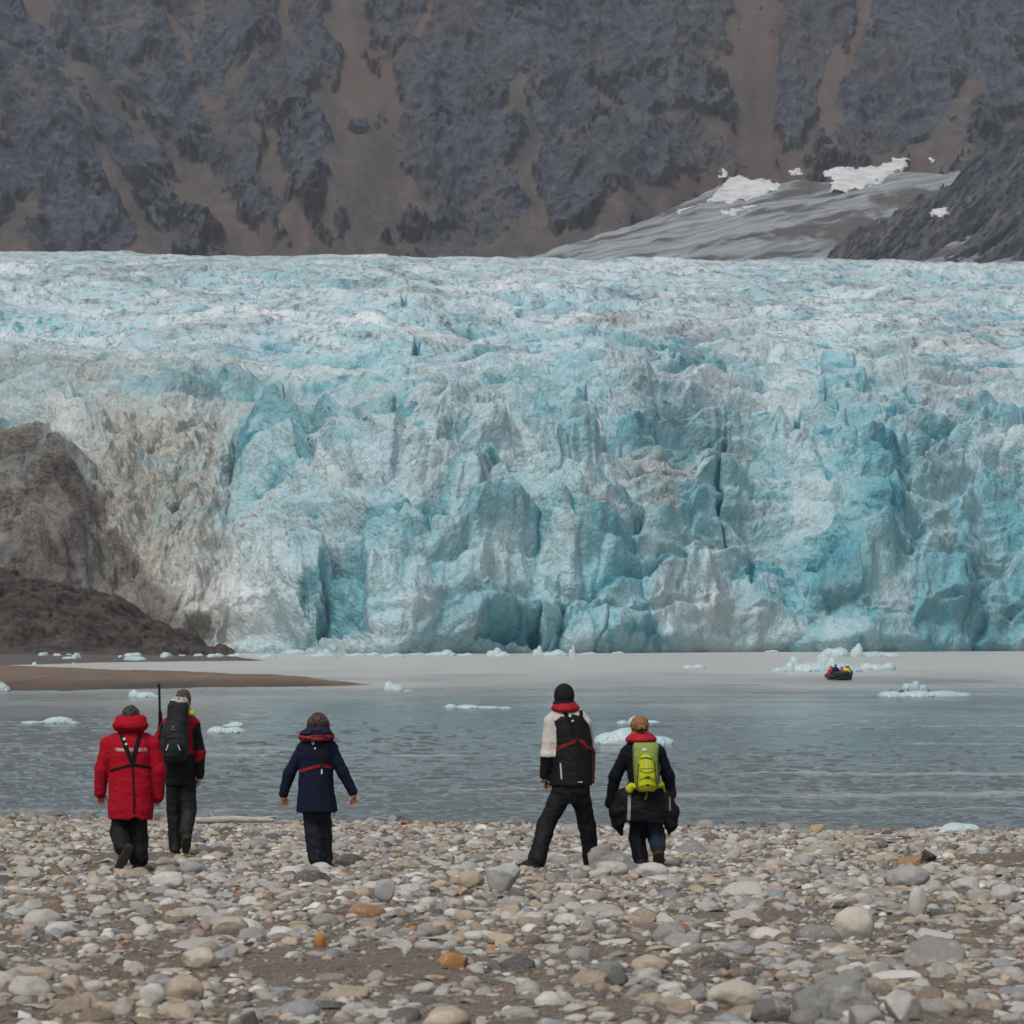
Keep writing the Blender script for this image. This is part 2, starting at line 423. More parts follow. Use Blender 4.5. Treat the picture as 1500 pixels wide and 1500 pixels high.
tag(link('hillside', me, t.m), 'dark scree hillside dropping in from the right behind the glacier', 'hillside', kind='structure')

# snow left lying at the foot of the mountain wall
ts = NT('old_snow', .6, .3)
ns = ts.noise(ts.coord(), .06, 6, .6)
ts.out(ts.mix(ts.mapr(ns, .45, .7), (.70, .71, .72), (.44, .41, .375)), ts.bump(ns, .4, 2))
patches = [([(1036, 300), (1060, 268), (1082, 258), (1100, 264), (1130, 265), (1148, 272), (1120, 284), (1085, 294), (1045, 306)], 'broad white snow patch at the head of the grey ice tongue'),
           ([(1205, 252), (1235, 246), (1262, 248), (1290, 245), (1310, 234), (1330, 233), (1326, 244), (1300, 262), (1262, 276), (1215, 279), (1226, 264)], 'long ragged snow patch below the dark red gully'),
           ([(975, 320), (1000, 308), (1034, 297), (1028, 304), (1000, 314)], 'thin snow streak running down beside the ice tongue'),
           ([(1058, 309), (1112, 303), (1108, 307), (1066, 313)], 'narrow snow strip on the grey ice below the broad patch'),
           ([(1364, 311), (1384, 305), (1391, 314), (1378, 317)], 'small snow patch alone on the dark right slope'),
           ([(1055, 258), (1058, 248), (1064, 252), (1064, 259)], 'tiny snow spot above the broad snow patch'),
           ([(1360, 232), (1380, 229), (1382, 234), (1364, 236)], 'small snow fleck right of the ragged patch'),
           ([(1158, 252), (1172, 247), (1174, 253), (1162, 256)], 'small snow fleck between the two big patches'),
           ([(584, 382), (588, 376), (594, 377), (596, 383)], 'lone white snow spot on the skyline of the glacier')]
for pts, lab in patches:
    a = np.array(pts, float); x0, y0 = a.min(0) - 3; x1, y1 = a.max(0) + 3
    st = max(.7, (x1 - x0) / 120)
    PX, PY = np.meshgrid(np.arange(x0, x1, st), np.arange(y1, y0, -st * .5))
    m = poly_mask(PX + 6 * fbm(PX / 14, PY / 8, 1.1, 4), PY + 3.2 * fbm(PX / 14, PY / 8, 5.1, 4), pts)
    Ys = 2560 + (430 - PY) * 3.0 - 34 if 1360 < a[:, 0].mean() < 1390 and a[:, 1].mean() > 300 else (2880 + 0 * PX if a[0, 0] < 700 else tongue_Y(PX, PY) - 14)
    Ys = Ys + np.clip(3 - m, 0, 8) * 3
    V = np.stack([(PX - CX) / F * Ys, Ys, H + (HY - PY) / F * Ys + .6 * fbm(PX / 14, PY / 7, 3, 3)], -1).reshape(-1, 3)
    q = grid_faces(*PX.shape, keep=m > -2)[:, ::-1]
    if len(q) == 0: continue
    V, q, _ = compact(V, q)
    tag(link('snow_patch', mesh_from('snow_patch', V, q), ts.m), lab, 'snow', 'snow patches under the mountain wall', 'structure')
# ------------------------------------------------------------------ glacier: one sheet up the calving front and back over the crevasse field
nc = 1350
px1 = np.linspace(-330, 1830, nc)
prof_py = np.array([985, 957, 900, 800, 700, 650, 600, 550, 500, 450, 420, 400, 385, 372, 360.])
prof_Y = np.array([698, 700, 706, 733, 792, 845, 925, 1040, 1200, 1450, 1700, 1950, 2200, 2450, 2620.])
pyd = np.linspace(985, 371, 3000); Yd = np.interp(-pyd, -prof_py, prof_Y)
k = np.hanning(181); k /= k.sum(); Yd = np.convolve(np.pad(Yd, 90, 'edge'), k, 'valid')
Zd = H + (HY - pyd) / F * Yd
seg = np.hypot(np.diff(Yd), np.diff(Zd)); sd_ = np.concatenate([[0], np.cumsum(seg)])
step = np.interp(Yd[1:], [700, 800, 1000, 1700, 2450], [.42, .6, 1.3, 2.4, 3.4])
rowpos = np.concatenate([[0], np.cumsum(seg / step)])
nr = int(rowpos[-1])
pr = np.interp(np.arange(nr), rowpos, pyd); sr = np.interp(np.arange(nr), rowpos, sd_)
print('glacier rows', nr)
PX = np.broadcast_to(px1, (nr, nc)).astype(np.float64)
T = ((985 - pr) / (985 - 371))[:, None]
PY = 985 + (crest_py(px1)[None] - 985) * T
S = np.broadcast_to(sr[:, None], (nr, nc))
YP = np.interp(pr, pyd[::-1], Yd[::-1])[:, None]
front = 170 * sstep(700, 1650, px1) + 14 * np.sin(px1 / 130.) + 10 * np.sin(px1 / 57. + 1) + 60 * sstep(260, -250, px1)
fade = sstep(400, 600, pr)[:, None]
Yb = YP + front[None] * fade
X, Z = (PX - CX) / F * Yb, H + (HY - PY) / F * Yb
dYr, dZr = np.gradient(Yb, axis=0), np.gradient(Z, axis=0)
L = np.hypot(dYr, dZr) + 1e-9; NY, NZ = -dZr / L, dYr / L
face = sstep(545, 690, PY + 18 * fbm(PX / 60, PY / 60, 3.3, 3))                              # 1 on the calving front
wa = X + 4.5 * fbm(X / 30, S / 30, 1, 3); wb = S + 4 * fbm(X / 26, S / 26, 5, 3)
h1, id1, k1 = wedges(wa + .5 * wb, wb, 78, 27, 1, 1.5, .5, .8)
h2, id2, k2 = wedges(wa - .4 * wb + 300, wb + 3 * h1, 33, 12, 21, 1.4, .55, .8)
h3, id3, k3 = wedges(wa + 900, wb, 13, 5.2, 31, 1.3, .6, .8)
rg = ridged(X / 44, S / 13, 2, 5, .55)
up = 15 * h1 + 8 * h2 + 3.2 * h3 + 3.2 * (rg - .5) + 5 * fbm(X / 150, S / 90, 3, 3)
calm = np.interp(PY, [372, 400, 440, 520], [.25, .5, .9, 1])
cu_ = sstep(-.2, .3, fbm(X / 45, S / 45, 35.5, 3)); ck = np.exp(-k1 / .035) * cu_; ck2 = np.exp(-k2 / .05) * cu_
up = (up - 3.5 * ck - 1.6 * ck2) * calm
# the front: fractured blocks, pillars, gouged hollows
big = fbm(X / 70, S / 60, 21.5, 3); broken = sstep(-.45, .3, fbm(X / 34, S / 30, 23.5, 3))
ra, rb = wa + .45 * wb * np.sign(np.sin(X / 90.)) * .6, wb - .22 * wa
g1, jd1, q1 = wedges(ra + 77, rb + 40, 46, 36, 51, .9, .75, .85)
g4, jd4, q4 = wedges(wa - .35 * wb + 40, wb + .15 * wa, 27, 24, 81, 1.0, .8, .9)
g2, jd2, q2 = wedges(wa + .3 * wb - 211, wb, 11.5, 11, 61, 1.0, .8, .9)
g3, jd3, q3 = wedges(wa + 55, wb, 4.6, 4.8, 71, 1., .9, .9)
bill = np.abs(fbm(X / 16, S / 12, 8, 5, .55))
rgf = ridged(X / 9, S / 9, 6, 4, .6)
vert = ridged(X / 6.5 + .5 * fbm(X / 10, S / 16, 2, 3), S / 70, 1, 3, .5)   # fluted dirty wall on the left
flute = sstep(360, 300, PX + 20 * fbm(PX / 30, PY / 60, 2, 3)) * sstep(110, 180, PX) * sstep(640, 670, PY)
fr = (1 - .6 * flute) * (11 * g1 + (5 + 4 * broken) * g4 + (1.6 + 3.6 * broken) * g2 + (.6 + 1.7 * broken) * g3 - 1.3 * bill + .7 * rgf + .5 * fbm(X / 2.6, S / 2.6, 3, 3)) + flute * (6.5 * vert - 3.6 + 1.6 * fbm(X / 9, S / 9, 1, 3))
smooth_ = sstep(.1, .5, fbm(X / 40, S / 40, 12.5, 2))
cm_ = sstep(-.1, .35, fbm(X / 30, S / 30, 33.5, 3)) * (1 - flute)
fk = np.exp(-q1 / .025) * cm_ * .9; fk2 = np.maximum(np.exp(-q4 / .03) * cm_, .7 * np.exp(-q2 / .05) * cm_ * broken)
fr = fr * (1 - .25 * smooth_) - 4.5 * fk - 1.8 * fk2
fr += sstep(150, 80, PX) * sstep(720, 790, PY) * (5 * g4 + 3.5 * g2 + 1.2 * g3)
fr += (1 - flute) * (8 * fbm(X / 75 + S / 60, S / 15, 44, 3) + 3.5 * (ridged(X / 40 - S / 30, S / 9, 46, 3) - .5))
blue = np.zeros(PX.shape); dirt = np.zeros(PX.shape); hollow = np.zeros(PX.shape)
jx = PX + 7 * fbm(PX / 28, PY / 28, 3, 4); jy = PY + 7 * fbm(PX / 28, PY / 28, 8, 4)
blocks = [([(397, 664), (440, 712), (487, 778), (345, 772), (352, 728)], 9, .10, .25), ([(785, 665), (850, 664), (886, 720), (882, 765), (810, 778), (776, 722)], 9, .3, .55),
          ([(330, 800), (480, 758), (562, 800), (540, 862), (470, 872), (330, 862)], 5, .03, -.5), ([(280, 905), (330, 882), (440, 890), (456, 960), (286, 962)], 7, .05, -.3),
          ([(560, 790), (640, 820), (694, 872), (655, 930), (600, 962), (556, 885)], 6, .04, -.45), ([(1140, 690), (1170, 714), (1212, 772), (1150, 778), (1108, 730)], 8, .1, -.25),
          ([(1200, 610), (1242, 608), (1270, 634), (1262, 648), (1198, 648)], 9, .8, 1.0), ([(1275, 735), (1312, 742), (1330, 800), (1302, 905), (1172, 945), (1222, 772)], 9, .12, .65),
          ([(1332, 728), (1392, 728), (1412, 772), (1330, 792)], 6, .4, -.1), ([(1150, 648), (1195, 652), (1284, 742), (1192, 732)], 6, .3, .3), ([(985, 560), (1040, 585), (1075, 640), (1000, 650), (975, 600)], 6, .3, .55),
          ([(460, 700), (560, 660), (610, 740), (560, 790), (480, 760)], 5, .12, .2), ([(640, 720), (700, 690), (745, 760), (700, 830), (630, 800)], 5, .12, .05),
          ([(880, 640), (950, 650), (980, 740), (900, 720)], 5, .2, -.2), ([(1010, 770), (1080, 740), (1100, 860), (1040, 940), (1000, 900)], 6, .08, -.1), ([(820, 790), (900, 800), (920, 900), (850, 955), (800, 900)], 6, .08, .05),
          ([(1420, 700), (1500, 690), (1530, 780), (1430, 790)], 7, .3, .3), ([(1340, 820), (1420, 800), (1440, 950), (1330, 955)], 6, .1, .5), ([(690, 860), (760, 840), (790, 920), (700, 940)], 5, .1, -.1),
          ([(240, 650), (330, 640), (335, 800), (300, 900), (215, 860), (200, 700)], 6, .06, -.4), ([(140, 660), (200, 650), (205, 880), (150, 800)], 5, .1, -.5), ([(1480, 820), (1580, 800), (1600, 955), (1470, 955)], 7, .1, .4)]
for pts, amp, sl_, bl in blocks:
    d = poly_in(jx, jy, pts)
    m = np.clip(d * sl_ * 4, 0, amp)
    fr += m * .9; blue += .4 * bl * sstep(-4, 8, d)
caves = [([(476, 880), (540, 868), (548, 962), (470, 962)], 12), ([(700, 956), (735, 946), (782, 953), (792, 975), (690, 975)], 9), ([(274, 912), (312, 918), (318, 952), (282, 950)], 8),
         ([(945, 786), (957, 797), (922, 855), (908, 845)], 8), ([(1094, 864), (1104, 862), (1106, 905), (1096, 910)], 6), ([(335, 720), (350, 690), (352, 740), (334, 762)], 6), ([(425, 760), (455, 740), (462, 765), (430, 772)], 4),
         ([(655, 735), (668, 742), (672, 770), (664, 772)], 5), ([(1345, 750), (1372, 746), (1368, 768), (1348, 766)], 5), ([(715, 800), (726, 790), (718, 826), (712, 826)], 4), ([(440, 945), (452, 900), (460, 960)], 5),
         ([(1290, 830), (1302, 800), (1300, 870), (1290, 880)], 5), ([(245, 760), (262, 752), (268, 790), (252, 800)], 5)]
for pts, dep in caves:
    d = poly_in(PX + 4 * fbm(PX / 12, PY / 12, 3, 3), PY + 4 * fbm(PX / 12, PY / 12, 9, 3), pts)
    m = sstep(-2, 9, d)
    fr -= dep * m; hollow = np.maximum(hollow, m)
blue += .55 * hollow
cracks = [[(983, 585), (986, 612)], [(1170, 690), (1163, 725)], [(592, 515), (596, 528)], [(1060, 742), (1052, 800), (1058, 860)], [(960, 590), (966, 606)], [(1330, 650), (1340, 668)], [(605, 575), (612, 568)], [(1060, 700), (1064, 720)]]
for pts in cracks:
    d = line_dist(PX, PY, pts); m = sstep(4.5, 1, d)
    fr -= 5 * m; up -= 5 * m; blue += 1.3 * sstep(6, 2, d)
D = face * fr + (1 - face) * up
D *= sstep(-.2, .2, T * 8)
V = np.stack([X + 0 * D, Yb + NY * D, Z + NZ * D], -1)
V[..., 0] += face * 2.2 * fbm(X / 12, S / 12, 31, 4)
CK = np.where(face > .5, np.maximum(fk, .6 * fk2), np.maximum(ck, .6 * ck2))
# colour masks: fresh fractured ice is blue, weathered crust white, moraine dirt grey-brown
bn = fbm(X / 34, S / 26, 41, 5, .6)
steep = np.gradient(D, axis=0) / (np.gradient(S, axis=0) + 1e-6)
blue += .30 + .55 * bn + .35 * (np.where(face > .5, jd2, id2) - .5) + .55 * (np.where(face > .5, .5 * (jd1 + jd4), id1) - .5)
blue += (1 - face) * (.30 * np.clip(steep, -.6, 1.1) - .08)
vv = fbm(X / 11, S / 9, 91, 4, .6)
blue += .75 * sstep(.42, .62, vv) * sstep(-.1, .3, fbm(X / 60, S / 50, 95, 2))
blue += .12 * face + .95 * CK - .22 * np.where(face > .5, g4, h2) + face * .32 * (jd4 - .5)
blue -= .22 * (1 - face)
blue += .30 * sstep(900, 1300, PX) * sstep(700, 800, PY) + .14 * face
blue -= .5 * sstep(620, 300, PX) * sstep(780, 860, PY) + .25 * flute
band = fbm(X / 110 + .3 * h1, S / 22, 51, 5, .62)
dirt += (1 - face) * (sstep(-.05, .6, band + .12 * (id1 - .5) - .15 * steep) * .75)
dirt += face * sstep(.30, .85, fbm(X / 26, S / 20, 55, 5, .65)) * .55
lines = 1 - np.abs(fbm(X / 60, (S + .25 * X) / 22, 61, 4, .55)) * 12
dirt += (1 - face) * .55 * np.clip(1 - np.abs(fbm(X / 26 + .5 * h1, S / 13, 63, 4, .6)) * 10, 0, 1)
dirt += np.clip(lines, 0, 1) * sstep(-.1, .4, fbm(X / 40, S / 40, 65, 3)) * .75
lines2 = 1 - np.abs(fbm(X / 18, S / 12, 71, 4, .6)) * 11
dirt += np.clip(lines2, 0, 1) * sstep(.0, .45, fbm(X / 33, S / 25, 75, 3)) * .6 
wob = 26 * fbm(PX / 50, PY / 50, 2, 4)
brown = sstep(330, 120, PX + wob) * sstep(685, 765, PY + wob * .6)
brown = np.maximum(brown, .75 * sstep(560, 80, PX + wob) * np.exp(-((PY - 622 + wob * .5) / 30) ** 2))
brown = np.maximum(brown, .9 * sstep(1.2, .4, np.hypot((jx - 975) / 28, (jy - 798) / 22)))
brown = np.maximum(brown, .5 * sstep(1.3, .3, np.hypot((jx - 1010) / 120, (jy - 740) / 40)))
brown = np.maximum(brown, .35 * sstep(680, 400, PX + wob) * sstep(620, 650, PY) * sstep(760, 690, PY))
mud = sstep(150, 70, PX + wob + .9 * np.maximum(0, 700 - PY)) * sstep(745, 810, PY + .9 * wob)
mud = np.maximum(mud, sstep(12, -22, (PY - 800) * -1 + (PX - 150) * .75 + wob * .7) * sstep(330, 230, PX))
brown = np.maximum(brown, .8 * sstep(.3, .9, vert) * flute * sstep(-.2, .3, fbm(X / 9, S / 40, 3, 3)))
me = mesh_from('glacier', V.reshape(-1, 3), grid_faces(nr, nc)[:, ::-1])
set_attr(me, 'blue', blue.ravel()); set_attr(me, 'dirt', dirt.ravel()); set_attr(me, 'brown', brown.ravel()); set_attr(me, 'mud', mud.ravel()); set_attr(me, 'flute', flute.ravel()); set_attr(me, 'face', face.ravel())
t = NT('glacier_ice', .55, .3)
oc = t.coord(); n1 = t.noise(oc, .25, 8, .65); n2 = t.noise(oc, 1.1, 5, .6); n0 = t.noise(oc, .05, 6, .6)
nv = t.noise(t.coord('Object', (1, 1, .12)), .7, 6, .65)
bl = t.math('ADD', t.attr('blue').outputs['Fac'], t.mapr(n1, .25, .75, -.15, .15))
cr = t.node('ShaderNodeValToRGB', Fac=t.mapr(bl, -.6, 1.7))
e = cr.color_ramp.elements
for i, (p_, c_) in enumerate(((0, (.64, .69, .715)), (.22, (.51, .62, .66)), (.45, (.37, .545, .60)), (.68, (.18, .43, .50)), (1, (.04, .235, .335)))):
    el = e[i] if i < 2 else e.new(p_)
    el.position = p_; el.color = (*c_, 1)
c = cr.outputs[0]
d = t.math('MULTIPLY', t.attr('dirt').outputs['Fac'], t.mapr(n1, .3, .65, .25, 1.1), True)
fa = t.attr('face').outputs['Fac']
fine = t.node('ShaderNodeCombineColor'); nf = t.math('ADD', t.mapr(n2, .3, .7, .92, 1.18), t.mapr(n1, .3, .7, -.08, .08))
for k_ in range(3): t.set(fine.inputs[k_], nf)
c = t.mix(1.0, c, fine.outputs[0], 'MULTIPLY')
c = t.mix(t.math('MULTIPLY', fa, t.mapr(n0, .35, .7, 0, .30)), c, t.mix(1.0, c, (1.06, 1.0, .90), 'MULTIPLY'))
c = t.mix(t.math('MULTIPLY', d, t.mapr(fa, 0, 1, .75, .5)), c, t.mix(fa, t.mix(t.mapr(n0, .4, .6), (.125, .135, .15), (.19, .185, .18)), (.30, .285, .235)))
lo = t.coord('Object', (1, .35, 1.0))
for sc_, st_, w_ in ((.055, 0, 22), (.16, 4, 15)):
    nl = t.noise(lo if st_ == 0 else oc, sc_, 6, .62, .6)
    ln = t.math('SUBTRACT', 1.0, t.math('MULTIPLY', t.math('ABSOLUTE', t.math('SUBTRACT', nl, .5)), w_ * 2.2), True)
    ln = t.math('MULTIPLY', ln, t.math('MULTIPLY', t.mapr(n1, .40, .60, 0, .95), t.mapr(fa, 0, 1, .9, .45)))
    c = t.mix(ln, c, t.mix(fa, (.070, .078, .088), (.13, .105, .08)))
fl_ = t.attr('flute').outputs['Fac']
c = t.mix(t.math('MULTIPLY', fl_, t.mapr(n0, .3, .6, .25, .8)), c, t.mix(t.mapr(nv, .38, .60), (.50, .475, .41), (.25, .215, .165)))
c = t.mix(t.math('MULTIPLY', fl_, t.mapr(nv, .60, .72, 0, .8)), c, (.135, .09, .06))
b = t.math('MULTIPLY', t.attr('brown').outputs['Fac'], t.mapr(nv, .35, .7, .45, 1.0), True)
c = t.mix(b, c, t.mix(t.mapr(nv, .42, .66), (.40, .365, .31), (.16, .115, .085)))
m = t.math('MULTIPLY', t.attr('mud').outputs['Fac'], t.mapr(n0, .32, .62, .45, 1.0), True)
c = t.mix(m, c, t.mix(t.mapr(n1, .32, .66), (.030, .027, .027), (.165, .140, .126)))
dv = t.node('ShaderNodeVectorMath', operation='ADD'); t.set(dv.inputs[0], oc); nz = t.node('ShaderNodeTexNoise', Vector=oc, Scale=.3, Detail=3.0); t.set(dv.inputs[1], nz.outputs['Color'])
v1 = t.node('ShaderNodeTexVoronoi', Vector=dv.outputs[0], Scale=.26).outputs['Distance']; v2 = t.node('ShaderNodeTexVoronoi', Vector=dv.outputs[0], Scale=.75).outputs['Distance']
hh_ = t.math('ADD', t.math('ADD', n1, t.math('MULTIPLY', n2, .8)), t.math('ADD', t.math('MULTIPLY', v1, -.75), t.math('MULTIPLY', v2, -.3)))
t.out(c, t.bump(hh_, t.mapr(fa, 0, 1, .5, .85), 1.25))
tag(link('glacier', me, t.m), 'blue crevassed glacier with a high broken ice front standing in the water', 'glacier', kind='structure')

# ------------------------------------------------------------------ moraine heap at the left end of the front
nc, nr = 420, 240
px1 = np.linspace(-330, 345, nc); PX, S = np.meshgrid(px1, np.linspace(0, 1, nr))
top = np.interp(PX, [-330, 0, 70, 130, 180, 240, 275, 305, 345], [800, 838, 846, 858, 880, 915, 932, 953, 962]) 
PY = 966 + (top - 966) * S
Ym = 560 + 115 * S ** .9 + 0 * PX
X, Z = (PX - CX) / F * Ym, H + (HY - PY) / F * Ym
ed = sstep(0, .25, S)
dz = ed * (3.0 * fbm(X / 14, Ym / 14 + Z / 8, 2, 6, .55) + 3.0 * (ridged(X / 12 + Z / 9, Z / 10, 6, 4) - .5))
V = np.stack([X, Ym - dz * 1.2, np.maximum(Z, -.6) + dz * .8], -1)
V[-1] += (0, 60, -14)
me = mesh_from('moraine', V.reshape(-1, 3), grid_faces(nr, nc)[:, ::-1])
t = NT('moraine_debris', .95, .15)
n1 = t.noise(t.coord(), .22, 9, .72); n2 = t.noise(t.coord(), 1.4, 5, .7)
c = t.mix(t.mapr(n1, .35, .65), (.045, .039, .037), (.135, .114, .102))
c = t.mix(t.mapr(n2, .62, .72), c, (.22, .20, .19))
t.out(c, t.bump(t.math('ADD', n1, t.math('MULTIPLY', n2, .3)), 1, 1.6))
tag(link('moraine', me, t.m), 'dark muddy moraine heap against the left end of the ice front', 'moraine', kind='structure')

# ------------------------------------------------------------------ gravel flat and sand spit
def flat(name, x0, x1, front, back, hgt, mat, lab, cat, nc=420, nr=150):
    px1 = np.linspace(x0, x1, nc)[None]; s = np.linspace(0, 1, nr)[:, None]
    Yf, Yk = front(px1), back(px1)
    Yk = np.maximum(Yk, Yf + .5)
    Y = 1 / (1 / Yf + (1 / Yk - 1 / Yf) * s)
    X = (px1 - CX) / F * Y
    prof = np.minimum(sstep(0, .35, s), sstep(0, .12, 1 - s)) * sstep(0, .02, (Yk - Yf) / Yf)
    Zz = -.12 + hgt * np.clip((Yk - Yf) / 45, 0, 1) * prof * (1 + .35 * fbm(X / 12, Y / 30, 3, 4)) + .05 * fbm(X / 2, Y / 5, 5, 4) + 0 * px1
    me = mesh_from(name, np.stack([X, Y, Zz], -1).reshape(-1, 3), grid_faces(nr, nc)[:, ::-1])
    set_attr(me, 'wet', np.broadcast_to(sstep(.55, .0, s + .10 * fbm(X / 6, Y / 20, 1, 3)), X.shape).ravel())
    return tag(link(name, me, mat), lab, cat, kind='structure')
t = NT('spit_sand', .9, .2)
n1 = t.noise(t.coord('Object', (1, .3, 1)), .35, 7, .65); n2 = t.noise(t.coord(), 3.0, 5, .7)
c = t.mix(t.mapr(n1, .35, .65), (.165, .118, .088), (.245, .182, .136))
c = t.mix(t.mapr(n2, .55, .7, 0, .5), c, (.11, .09, .078))
c = t.mix(t.attr('wet').outputs['Fac'], c, (.085, .070, .060))
t.out(c, t.bump(t.math('ADD', n2, t.math('MULTIPLY', n1, 2)), .9, .3))
it = lambda xs, ys: (lambda p: np.interp(p, xs, ys))
wy_ = lambda xs, pys: (lambda p: water_Y(np.interp(p, xs, pys)))
flat('sand_spit', -400, 566, wy_([-400, 0, 150, 300, 430, 520, 566], [1022, 1018, 1015, 1010, 1008, 1006, 1003.5]),
     wy_([-400, 0, 100, 300, 430, 520, 566], [969, 972, 978, 986, 994, 1000, 1003]), .38, t.m, 'low brown sand spit reaching into the water from the left', 'sand spit')
t = NT('gravel_flat_ground', .9, .2)
n1 = t.noise(t.coord(), .3, 7, .7); n2 = t.noise(t.coord(), 2.0, 4, .7)
c = t.mix(t.mapr(n1, .4, .6), (.075, .068, .066), (.15, .135, .125)); c = t.mix(t.mapr(n2, .6, .72), c, (.3, .29, .28))
t.out(c, t.bump(n2, .8, .4))
flat('gravel_flat', -400, 392, wy_([-400, 0, 150, 300, 392], [982, 976.5, 971.5, 969, 968]), wy_([-400, 0, 200, 300, 392], [960, 960, 962, 964, 967.5]), .55, t.m,
     'grey gravel flat strewn with ice lumps under the moraine heap', 'gravel shore', 420, 90)

# ------------------------------------------------------------------ water
cols = np.concatenate([np.linspace(-3000, -320, 60)[:-1], np.linspace(-320, 1820, 900), np.linspace(1820, 4500, 60)[1:]])
rows = np.concatenate([np.linspace(1290, 1010, 520), np.linspace(1009.5, 948, 160)[:-1], np.linspace(948, 945.2, 20)])
PX, PY = np.meshgrid(cols, rows)
Yw = water_Y(PY); Xw = (PX - CX) / F * Yw
edge = Yw + 1.2 * fbm(Xw / 30, Yw / 40, 1, 3) * Yw / 100
calm = sstep(105, 215, Yw + 34 * fbm(Xw / 16, Yw / 30, 2, 5, .6) - 12 * sstep(600, 1500, PX))
amp = np.interp(Yw, [40, 70, 120, 200], [1, 1, .8, .5]) * (1 - .8 * calm) * (1 + .5 * fbm(Xw / 9, Yw / 16, 4, 3))
u1 = Yw * .96 + Xw * .22; u2 = Yw * .9 - Xw * .35
wv = 1.7 * (.026 * fbm(Xw / 1.3 , u1 / .62, .3, 3, .55) + .014 * perlin(Xw / .55, u2 / .33, 3.3) + .016 * perlin(Xw / 3.6, u1 / 1.7, 8))
V = np.stack([Xw, Yw, wv * amp], -1)
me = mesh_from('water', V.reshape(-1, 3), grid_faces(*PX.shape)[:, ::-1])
slick = sstep(.38, .70, fbm(Xw / 26, Yw / 3.2, 14, 4, .55)) * sstep(42, 60, Yw)
slick = np.maximum(slick, sstep(1.3, .4, np.abs(Yw - 165 - 1.6 * fbm(Xw / 9, 0 * Yw, 4, 3)) / 2.2) * sstep(560, 800, PX + 90 * fbm(PX / 60, PY / 9, 2, 3)))
set_attr(me, 'calm', calm.ravel()); set_attr(me, 'silt_glare', sstep(75, 330, Yw + 75 * fbm(Xw / 20, Yw / 45, 6, 5, .6)).ravel()); set_attr(me, 'slick', slick.ravel())
t = NT('fjord_water', .06, .5)
t.b.inputs['IOR'].default_value = 1.33
oc = t.coord('Object', (.75, 1.9, 1))
n1 = t.noise(oc, 2.2, 4, .6); n2 = t.noise(oc, .5, 3, .5)
cm = t.attr('calm').outputs['Fac']; sk = t.attr('slick').outputs['Fac']
c = t.mix(t.attr('silt_glare').outputs['Fac'], (.125, .150, .158), t.mix(t.noise(t.coord('Object', (.03, .10, 1)), 1.0, 5, .6), (.44, .44, .43), (.57, .565, .55)))  # far water: pale silt tone plus bright sky glare painted into the base colour
c = t.mix(t.math('MULTIPLY', sk, .5), c, (.46, .46, .45))
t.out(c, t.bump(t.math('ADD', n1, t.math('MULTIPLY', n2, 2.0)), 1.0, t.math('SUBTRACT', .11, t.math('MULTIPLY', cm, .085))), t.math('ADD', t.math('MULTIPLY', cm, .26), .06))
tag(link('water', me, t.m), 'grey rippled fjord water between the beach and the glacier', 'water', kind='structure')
# ------------------------------------------------------------------ floating ice
t = NT('floe_ice', .45, .4)
oc = t.coord(); n1 = t.noise(oc, .9, 6, .6); n2 = t.noise(oc, 4, 4, .6)
geo = t.node('ShaderNodeNewGeometry')
c = t.mix(t.mapr(n1, .35, .68), (.46, .53, .54), (.29, .43, .47))
c = t.mix(t.mapr(n2, .62, .78, 0, .4), c, (.30, .29, .28))
M_ice = t.out(c, t.bump(n2, .4, .12))
t = NT('old_clear_ice', .35, .4)
oc = t.coord(); n1 = t.noise(oc, .5, 6, .6)
c = t.mix(t.mapr(n1, .35, .65), (.34, .44, .46), (.24, .38, .42))
M_blue = t.out(c, t.bump(n1, .5, .3))
def berg(label, base, blobs, group=None, mat=None, seed=0., rough=.10, name='ice_floe', cat='ice floe', depth=.8, res=1.15):
    """blobs (px, py_top, half width px[, shift in depth m]) standing on the water at row base"""
    mat = mat or M_ice
    Y = water_Y(base); m = Y / F
    xs = [(b[0] - CX) * m for b in blobs]; ws = [b[2] * m for b in blobs]; hs = [max(.04, (base - b[1]) * m) for b in blobs]
    dy = [(b[3] if len(b) > 3 else 0) for b in blobs]
    mx = max(ws); h = res * m
    lo = [min(x - 1.25 * w_ for x, w_ in zip(xs, ws)), Y - .1 + min(dy) - mx * depth * .9, -.5 * h - .04]
    hi = [max(x + 1.25 * w_ for x, w_ in zip(xs, ws)), Y + max(dy) + mx * depth * 1.9, max(hs) * 1.35 + 3 * h]
    hz = max(h * .5, max(hs) / 16)
    hh = min(h, hz * 1.6)
    hh = max(hh, (np.prod(np.array(hi) - lo) / 260000) ** (1 / 3))
    s = SDF(lo, hi, hh)
    for x, w_, H_, d in zip(xs, ws, hs, dy):
        s.ell((x, Y + d + w_ * depth * .5, H_ * .12), (w_, w_ * depth, H_ * .9), k=.16 * min(w_, H_ * 2))
    r = rough * max(hs)
    s.rough(-r * 1.1, mx * .35, mx * .4, max(hs) * .8, 3.1 + seed, 4, ridged)
    s.F += np.float32(r * .5)
    s.rough(r * .9, mx * .12, mx * .14, max(hs) * .35, 7.7 + seed, 3)
    if not (s.F < 0).any(): print('EMPTY', label, s.n, lo, hi, hh, s.F.min())
    c0 = np.array([np.mean(xs), Y, 0]); me = s.mesh(name, c0)
    return tag(link(name, me, mat, loc=c0), label, cat, group)
G_F, G_B, G_S = 'ice floes drifting on the near water', 'ice lumps along the foot of the glacier front', 'ice lumps stranded on the gravel flat'
berg('small white ice block at the left picture edge by the sand spit', 1014, [(-6, 998, 20), (8, 1008, 6)], G_F, seed=1)
